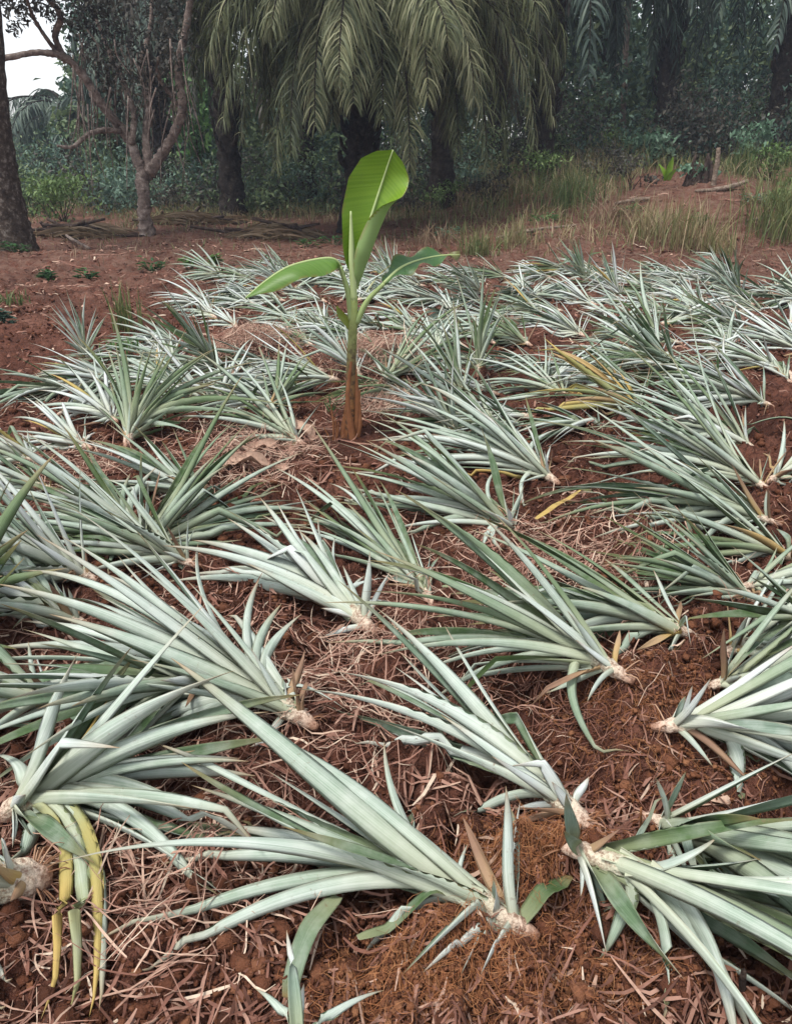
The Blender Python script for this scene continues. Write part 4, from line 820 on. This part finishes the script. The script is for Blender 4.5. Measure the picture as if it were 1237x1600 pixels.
# big trunk at the left edge
eb = gp(14, 392); er = empty('lichen_spotted_tree', eb); tag(er, 'thick lichen spotted trunk cut by the left edge of the photo', 'tree')
ee = lambda x, y, dy=0.: at(x, y, eb[1] + dy); ppe = FPX / (eb[1] * CP + .5)
mb = MB(); tube(mb, [ee(18, 400), ee(14, 360), ee(4, 300), ee(-6, 220), ee(-14, 130), ee(-26, -60), ee(-30, -160)], np.array([44, 34, 28, 24, 21, 18, 15]) / ppe, 16, 60, .06, rg); mb.build('trunk', M_bark2, er)
mb = MB()
for (x_, y_) in [(-60, -130), (-130, -160), (10, -150), (-90, -220), (-20, -230)]: cloud(mb, ee(x_, y_, rg.normal(0, .8)), .9, .5, 700, .11, rg, .4, clumps=12)
mb.build('crown', M_mauve, er)
# shrubs
shl = [(100, 348, 85, 120, 'leafy bush right of the lichen spotted trunk', M_bush, 1100, .10), (165, 330, 70, 90, 'dark bush just left of the gnarled trunk', M_shade, 700, .10), (52, 338, 70, 80, 'dark bush behind the lichen spotted trunk', M_shade, 600, .11),
 (290, 325, 80, 90, 'dark bush right of the gnarled trunk', M_shade, 700, .10), (345, 318, 70, 80, 'grey green bush below the dark left palm trunk', M_mauve, 700, .09), (405, 322, 95, 80, 'dark bush under the left hanging fronds', M_shade, 800, .09), (447, 330, 75, 60, 'small bush with pale flecks left of the near palm trunk', M_blue, 600, .08),
 (600, 318, 70, 90, 'dark bush behind the tall banana leaf', M_shade, 600, .09), (660, 300, 60, 90, 'low bush right of the tall banana leaf', M_mauve, 600, .08), (735, 286, 70, 110, 'low dark bush under the right hanging fronds', M_shade, 800, .09),
 (1012, 262, 52, 88, 'round bush with whitish green leaves left of the stump', M_pale, 620, .13), (1163, 262, 66, 66, 'bluish green bush right of the stump', M_pale, 480, .13), (1082, 288, 28, 44, 'small leafy plant at the foot of the stump', M_pale, 200, .10),
 (905, 236, 125, 60, 'tall thin weed before the small gap of sky', M_pale, 420, .10), (975, 222, 75, 110, 'olive bush in the middle right background', M_bush, 900, .09), (860, 240, 60, 90, 'low bush at the foot of the black straight trunk', M_mauve, 600, .09),
 (1090, 216, 70, 110, 'hazy bush behind the stump', M_shade, 800, .10), (1150, 196, 100, 100, 'bush with pale top leaves behind the bluish bush', M_bush, 900, .11), (1222, 226, 110, 90, 'leafy bush at the right edge of the background', M_shade, 900, .11), (800, 262, 50, 80, 'scrubby bush right of the palm curtain', M_mauve, 500, .08)]
shl += [(690, 330, 45, 90, 'low green weed bush right of the tall banana leaf', M_bush, 420, .08), (770, 322, 50, 90, 'grey brown scrub below the palm curtain', M_mauve, 420, .08), (840, 300, 60, 90, 'mixed green scrub left of the bright grass clump', M_bush, 520, .08),
 (945, 288, 50, 80, 'brownish scrub left of the pale leaved round bush', M_mauve, 420, .08), (985, 300, 40, 70, 'dull scrub in front of the pale leaved round bush', M_mauve, 320, .07), (1200, 285, 60, 80, 'green scrub behind the right edge grass clump', M_bush, 480, .09), (1215, 330, 45, 60, 'small green scrub inside the right edge grass clump', M_bush, 300, .08),
 (870, 268, 75, 70, 'thin pale stemmed scrub at the palm foot', M_blue, 420, .09), (640, 340, 40, 70, 'low dry scrub at the banana leaf edge', M_mauve, 320, .07), (935, 262, 70, 70, 'leggy green scrub in the right middle ground', M_bush, 420, .09)]
for i_, (a_, b1, c_, d_, lab, mt, n_, sz_) in enumerate(shl): shrub(a_, b1, c_, d_, lab, 300 + i_, mt, n_, sz_)
shrub(312, 0, 160, 80, 'bright light green young tree glimpsed left of the hanging fronds', 341, M_bright, 900, .2, Yd=22.5, nm='young_tree', cat='tree', zoff=.9)
# slender pale trunk in the right background
b = at(972, 230, 27.0); b[2] = float(terrain(b[0], 27.)); so = empty('slender_tree', b); tag(so, 'slender pale trunk left of the tall bluish palm', 'tree')
mb = MB(); tube(mb, [b, at(974, 150, 27), at(978, 60, 27), at(984, -40, 27)], [.12, .1, .09, .07], 8, 30, .1, rg); mb.build('trunk', M_bark, so)
mb = MB(); cloud(mb, at(990, -90, 27), 1.6, .9, 900, .2, rg); mb.build('crown', M_shade, so)
# stump, post and log on the right
b = gp(1092, 286); so = empty('tree_stump', b); tag(so, 'dark jagged rotten stump on the right', 'stump')
mb = MB(); 
for k in range(9):
    a_ = k * .7; o_ = np.array([math.cos(a_) * .2, math.sin(a_) * .14, 0]); tube(mb, [b + o_ * 1.1 - [0, 0, .08], b + o_ * .85 + [0, 0, .14], b + o_ * (.6 + rg.random() * .5) + [0, 0, .2 + rg.random() * .3]], [.08, .065, .02], 7, 9, .2, rg)
mb.build('wood', M_rot, so)
b = gp(1113, 290); mb = MB(); tube(mb, [b - [0, 0, .1], b + [.01, 0, .4], b + [-.01, 0, .58]], [.045, .04, .035], 9, 16, .12, rg); tag(mb.build('wooden_post', M_wood), 'weathered grey post standing beside the jagged stump', 'post')
def log(pts, rad, label, seed, mat=M_wood, nm='fallen_branch'):
    mb = MB(); tube(mb, pts, rad, 9, 20, .16, np.random.default_rng(seed)); tag(mb.build(nm, mat), label, 'branch', 'fallen branches')
log([gp(1085, 298, .05), gp(1110, 297, .05), gp(1140, 292, .07), gp(1168, 283, .14)], [.015, .035, .045, .03], 'pale broken log below the post on the right', 1)
log([gp(960, 318, .04), gp(995, 312, .06), gp(1015, 310, .05)], [.02, .04, .025], 'short pale branch left of the pale log', 2)
log([gp(775, 372, .04), gp(830, 360, .05), gp(900, 352, .04)], [.02, .03, .015], 'pale fallen palm stalk across the dry grass, centre right', 3)
log([gp(95, 362, .03), gp(115, 375, .12), gp(140, 388, .03)], [.02, .025, .02], 'bent fallen branch between the two left trunks', 4, M_bark)
log([gp(1165, 345, .03), gp(1190, 341, .05), gp(1205, 335, .08)], [.02, .03, .02], 'small pale branch on the red bank at right', 5)
def heap(px, py, wpx, label, seed, n=260):
    rng = np.random.default_rng(seed); b = gp(px, py); w = wpx / (FPX / (b[1] * CP + .5)); root = empty('brush_pile', b); tag(root, label, 'brush pile', 'heaps of dead fronds')
    mb = MB(); x = b[0] + rng.normal(0, w * .28, n); y = b[1] + rng.normal(0, .3, n); hh = .16 * np.exp(-((x - b[0]) / (w * .4)) ** 2) * rng.random(n)
    a = rng.normal(0, .6, n); l_ = rng.uniform(.3, .9, n); t = np.linspace(-.5, .5, 5)
    P = np.stack([x[:, None] + np.cos(a)[:, None] * l_[:, None] * t, y[:, None] + np.sin(a)[:, None] * l_[:, None] * t, terrain(x, y)[:, None] + hh[:, None] + .1 * np.cos(t * 3)[None] * l_[:, None] + .02], -1)
    Sd = nrm(np.stack([rng.normal(0, .3, (n, 5)), rng.normal(0, .5, (n, 5)), np.ones((n, 5))], -1)); ribbons(mb, P, Sd, np.full((n, 5), .028) * np.array([.4, 1, 1, .8, .2]), rng.random(n) * .6)
    mb.build('dead_fronds', M_gdry, root)
    mb = MB()
    for k in range(14): 
        c = np.array([b[0] + rng.normal(0, w * .25), b[1] + rng.normal(0, .2), b[2] + rng.uniform(.02, .22)]); d = np.array([rng.normal(0, .4), rng.normal(0, .2), rng.normal(0, .08)]); tube(mb, [c - d, c, c + d], [.03, .035, .02], 6, 8, .1, rng)
    mb.build('branches', M_rot, root)
heap(300, 352, 110, 'dark heap of dead branches and fronds right of the gnarled trunk', 1, 420); heap(430, 372, 90, 'brown heap of dead fronds left of the banana leaf tip', 2, 380); heap(130, 372, 80, 'low grey heap of dead fronds left of the gnarled trunk', 3, 300)
# grass
def blades(mb, x, y, h, w, hue, rng, lean=.5, mat=0):
    n = len(x); a = rng.random(n) * 6.28; m = 5; t = np.linspace(0, 1, m); k = np.abs(rng.normal(0, lean, n))
    o = (k * h)[:, None] * (t ** 1.8)[None]; z = h[:, None] * (t - .35 * np.minimum(k, 1.5)[:, None] * t ** 2.6)
    P = np.stack([x[:, None] + np.cos(a)[:, None] * o, y[:, None] + np.sin(a)[:, None] * o, (terrain(x, y) + clods(x, y))[:, None] - .01 + z], -1)
    b = a + np.pi / 2 + rng.normal(0, .5, n); Sd = np.stack([np.cos(b), np.sin(b), 0 * b], -1)[:, None] * np.ones((1, m, 1))
    ribbons(mb, P, Sd, w[:, None] * np.array([.8, 1, .9, .6, .06])[None], hue, mat)
rg2 = np.random.default_rng(61); n = 52000
x = rg2.uniform(-14, 15, n); y = rg2.uniform(10.2, 26, n)
bias = sst(-1.5, 3.0, x - .06 * (y - 12)) * sst(10.2, 13.0, y) + .55 * sst(13.5, 17, y) + .18 * sst(11.5, 14, y)
soilgap = np.exp(-(((x - m6[0]) / 2.0) ** 2 + ((y - m6[1]) / 1.6) ** 2))
k = rg2.random(n) < np.clip(bias * (.45 + 1.6 * vnoise(x * .8, y * .8, 71)) * (1 - .95 * soilgap), 0, 1); x, y = x[k], y[k]; n = len(x)
tall = (.14 + .22 * sst(-1, 4, x) * sst(10.5, 14, y) + .25 * sst(15, 20, y)) * (1 + .8 * vnoise(x * .6, y * .6, 72))
mb = MB(); blades(mb, x, y, tall * rg2.uniform(.5, 1.4, n), rg2.uniform(.007, .016, n), np.clip(.58 + .55 * vnoise(x * .5, y * .5, 73) + rg2.normal(0, .25, n), 0, 1), rg2, .95)
tag(mb.build('wild_grass', M_grass), 'mixed green and straw coloured wild grass beyond the field', kind='stuff')
n = 9000; x = rg2.uniform(-13, 9, n); y = rg2.uniform(9.9, 18, n); k = rg2.random(n) < np.clip(.5 + 1.5 * vnoise(x * .7, y * .7, 74), .05, 1); x, y = x[k], y[k]; n = len(x)
mb = MB(); blades(mb, x, y, rg2.uniform(.05, .2, n), rg2.uniform(.006, .012, n), rg2.random(n), rg2, 1.2); tag(mb.build('dry_grass', M_gdry), 'short dry grass on the far red soil', kind='stuff')
def tuft(px, py, hpx, label, seed, mat=M_grass, n=170, spread=.16, hue=.5, lean=.5, nm='grass_tuft', cat='grass tuft', w=.012, grp='grass tufts at the field edge'):
    rng = np.random.default_rng(seed); b = gp(px, py); h = hpx / (FPX / (b[1] * CP + .5)); mb = MB()
    blades(mb, b[0] + rng.normal(0, spread, n), b[1] + rng.normal(0, spread, n), h * rng.uniform(.5, 1.15, n), np.full(n, w) * rng.uniform(.7, 1.3, n), np.clip(hue + rng.normal(0, .15, n), 0, 1), rng, lean)
    tag(mb.build(nm, mat), label, cat, grp)
tuft(745, 400, 48, 'pale green grass tuft just right of the banana leaf tip', 1, hue=.5); tuft(800, 385, 40, 'straw tinted tuft beside the fallen palm stalk', 2, hue=.72)
tuft(890, 325, 62, 'bright green grass clump in front of the palm curtain right side', 3, hue=.22, n=260, spread=.28); tuft(1065, 390, 85, 'tall straw coloured tuft in front of the red bank', 4, hue=.72, n=260, spread=.26); tuft(1222, 375, 120, 'tall green grass clump at the right edge', 5, hue=.45, n=320, spread=.3)
tuft(1010, 372, 60, 'dry tuft left of the tall straw coloured tuft', 6, hue=.8, n=160); tuft(1120, 395, 45, 'short dry tuft right of the tall straw coloured tuft', 7, hue=.85, n=120); tuft(1160, 275, 50, 'upright green blades under the bluish bush', 8, hue=.25, n=120, spread=.12, lean=.2)
tuft(200, 525, 75, 'yellow green upright herb on bare soil at left', 9, hue=.42, n=46, spread=.05, lean=.22, w=.016); tuft(200, 556, 26, 'yellow leaved low tuft beside the lone spiky sucker', 10, mat=M_bright, hue=.8, n=60, spread=.12, lean=.9, w=.02)
tuft(955, 350, 55, 'grey brown dry tuft on the slope right of the grass clump', 12, mat=M_gdry, hue=.7, n=120, spread=.22, lean=1.0); tuft(680, 385, 40, 'dry brown tuft near the banana leaf tip on the right', 13, mat=M_gdry, hue=.6, n=120, spread=.2, lean=1.0)
tuft(15, 480, 25, 'small dark grass tuft near the left edge', 11, hue=.3, n=60, spread=.1)
shw = 0
def weed(px, py, wpx, label, seed, mat=M_bright, hue=.35):
    rng = np.random.default_rng(seed); b = gp(px, py); w = wpx / (FPX / (b[1] * CP + .5)); n = 46; a = rng.random(n) * 6.28; r_ = np.sqrt(rng.random(n)) * w * .5
    mb = MB(); D = nrm(np.stack([np.cos(a), np.sin(a), rng.uniform(-.1, .7, n)], -1)); p = np.stack([b[0] + np.cos(a) * r_, b[1] + np.sin(a) * r_ * .7, np.zeros(n)], -1); p[:, 2] = gs(p[:, 0], p[:, 1]) + .03 + rng.uniform(0, .10, n)
    kites(mb, p, D, nrm(np.stack([-np.cos(a) * .4, -np.sin(a) * .4, np.ones(n)], -1)), rng.uniform(.07, .13, n), rng.uniform(.03, .055, n), np.clip(hue + rng.normal(0, .15, n), 0, 1), .2)
    for k_ in range(5): tube(mb, [b - [0, 0, .02], b + [rng.normal(0, w * .2), rng.normal(0, w * .2), .10]], [.006, .003], 4, 4, A=(0, 0, .2, 0))
    tag(mb.build('weed', mat), label, 'weed', 'small green weeds on the far soil')
for i_, (a_, b1, w_, lab, mt, hu) in enumerate([(78, 442, 34, 'dark green weed second from left on the far soil', M_bright, .1), (138, 442, 36, 'dark green weed above the yellow green herb', M_bright, .15), (240, 426, 44, 'flat dark weed left of the bright one', M_bright, .1), (300, 424, 34, 'bright light green weed on the far soil', M_bright, .75), (338, 418, 22, 'small yellowish weed beside the bright one', M_bright, .9),
    (26, 396, 48, 'green weed at the foot of the lichen spotted trunk', M_bright, .15), (482, 388, 44, 'green weed behind the left banana leaf', M_bright, .35), (522, 384, 44, 'dark green weed touching the banana leaf in view', M_bright, .15), (8, 512, 30, 'tiny weed at the left edge', M_blue, .6), (1180, 318, 50, 'pale green weed on the red bank at right', M_pale, .4), (980, 335, 44, 'yellow green weed left of the tall straw coloured tuft', M_bright, .6), (850, 350, 50, 'green weed below the bright grass clump', M_bright, .4), (1090, 352, 30, 'tiny green weed on the red bank', M_bright, .5), (700, 372, 40, 'pale weed right of the banana leaf', M_pale, .4)]): weed(a_, b1, w_, lab, 500 + i_, mt, hu)
b = gp(1040, 284); sp_ = MB(); n = 18; t = np.linspace(0, 1, n)
for dx_, dy_, h_, w_ in [(.06, .0, .42, .075), (-.16, .05, .30, .06), (.20, -.05, .26, .055)]:
    md = resample([b - [0, 0, .05], b + [dx_ * .3, dy_ * .3, h_ * .5], b + [dx_, dy_, h_]], n); pr = w_ * np.sin(np.pi * np.clip(t * .75 + .22, .05, .98)) + .004
    sheet(sp_, md, np.tile([1., .2, 0], (n, 1)), np.tile([.2, -1., 0], (n, 1)), pr, pr, np.full(n, .8), np.full(n, .5), 4, hue=.75)
tag(sp_.build('banana_sprout', [M_ban, M_banu]), 'small yellow green banana sprout left of the stump', 'banana sprout')
# the far wood, one dark mass
rf = np.random.default_rng(404); mb = MB()
for k in range(860):
    Y = rf.uniform(27, 46); x = rf.uniform(-34, 34); ppx = CW / 2 + FPX * x / (Y * CP)
    top = np.interp(ppx, [-900, 0, 110, 190, 260, 2500], [1.9, 1.7, 2.2, 6, 11, 12]) * Y / 34
    z = rf.uniform(.3, top) if k < 560 else rf.uniform(.3, min(top, 4.8)); r_ = rf.uniform(1.0, 2.2) if top > 6 else rf.uniform(.6, 1.0)
    cloud(mb, (x, Y, float(terrain(x, Y)) + z), r_, r_ * .7, 400, .27, rf, .4 + .2 * rf.random(), clumps=14, asp=.5, mat=int(rf.random() < .4))
tag(mb.build('far_wood', [M_shade, M_blue]), 'dark far wood closing the view', kind='stuff')

mb = MB(); ru = np.random.default_rng(505)
for k in range(230):
    Y = ru.uniform(19.5, 28); x = ru.uniform(-17, 19); hgt = ru.uniform(.5, 2.2) * (.75 + .25 * sst(-6, 2, x))
    cloud(mb, (x, Y, float(terrain(x, Y)) + hgt * .5), ru.uniform(.6, 1.3), hgt * .55, 460, .125, ru, .42 + .25 * ru.random(), clumps=12, asp=.45, mat=int(ru.random() * 3))
tag(mb.build('undergrowth', [M_shade, M_blue, M_mauve]), 'tangled dark undergrowth between the palm trunks', kind='stuff')
# ------------------------------------------------------------------ thin blue air
mb = MB(); V = np.array([[a, b, c] for a in (-60, 60) for b in (-6, 62) for c in (-2.0, 15.0)], float)
mb.add(V, [[0, 1, 3, 2], [4, 6, 7, 5], [0, 4, 5, 1], [2, 3, 7, 6], [0, 2, 6, 4], [1, 5, 7, 3]])
hm = bpy.data.materials.new('haze'); hm.use_nodes = True; hn = hm.node_tree.nodes; hl = hm.node_tree.links
hn.remove(hn['Principled BSDF']); pv = hn.new('ShaderNodeVolumePrincipled'); pv.inputs['Color'].default_value = (.68, .78, 1.0, 1); pv.inputs['Density'].default_value = 0.0013
hl.new(pv.outputs[0], hn['Material Output'].inputs['Volume'])
hz = mb.build('haze', hm, smooth=False); tag(hz, kind='stuff')
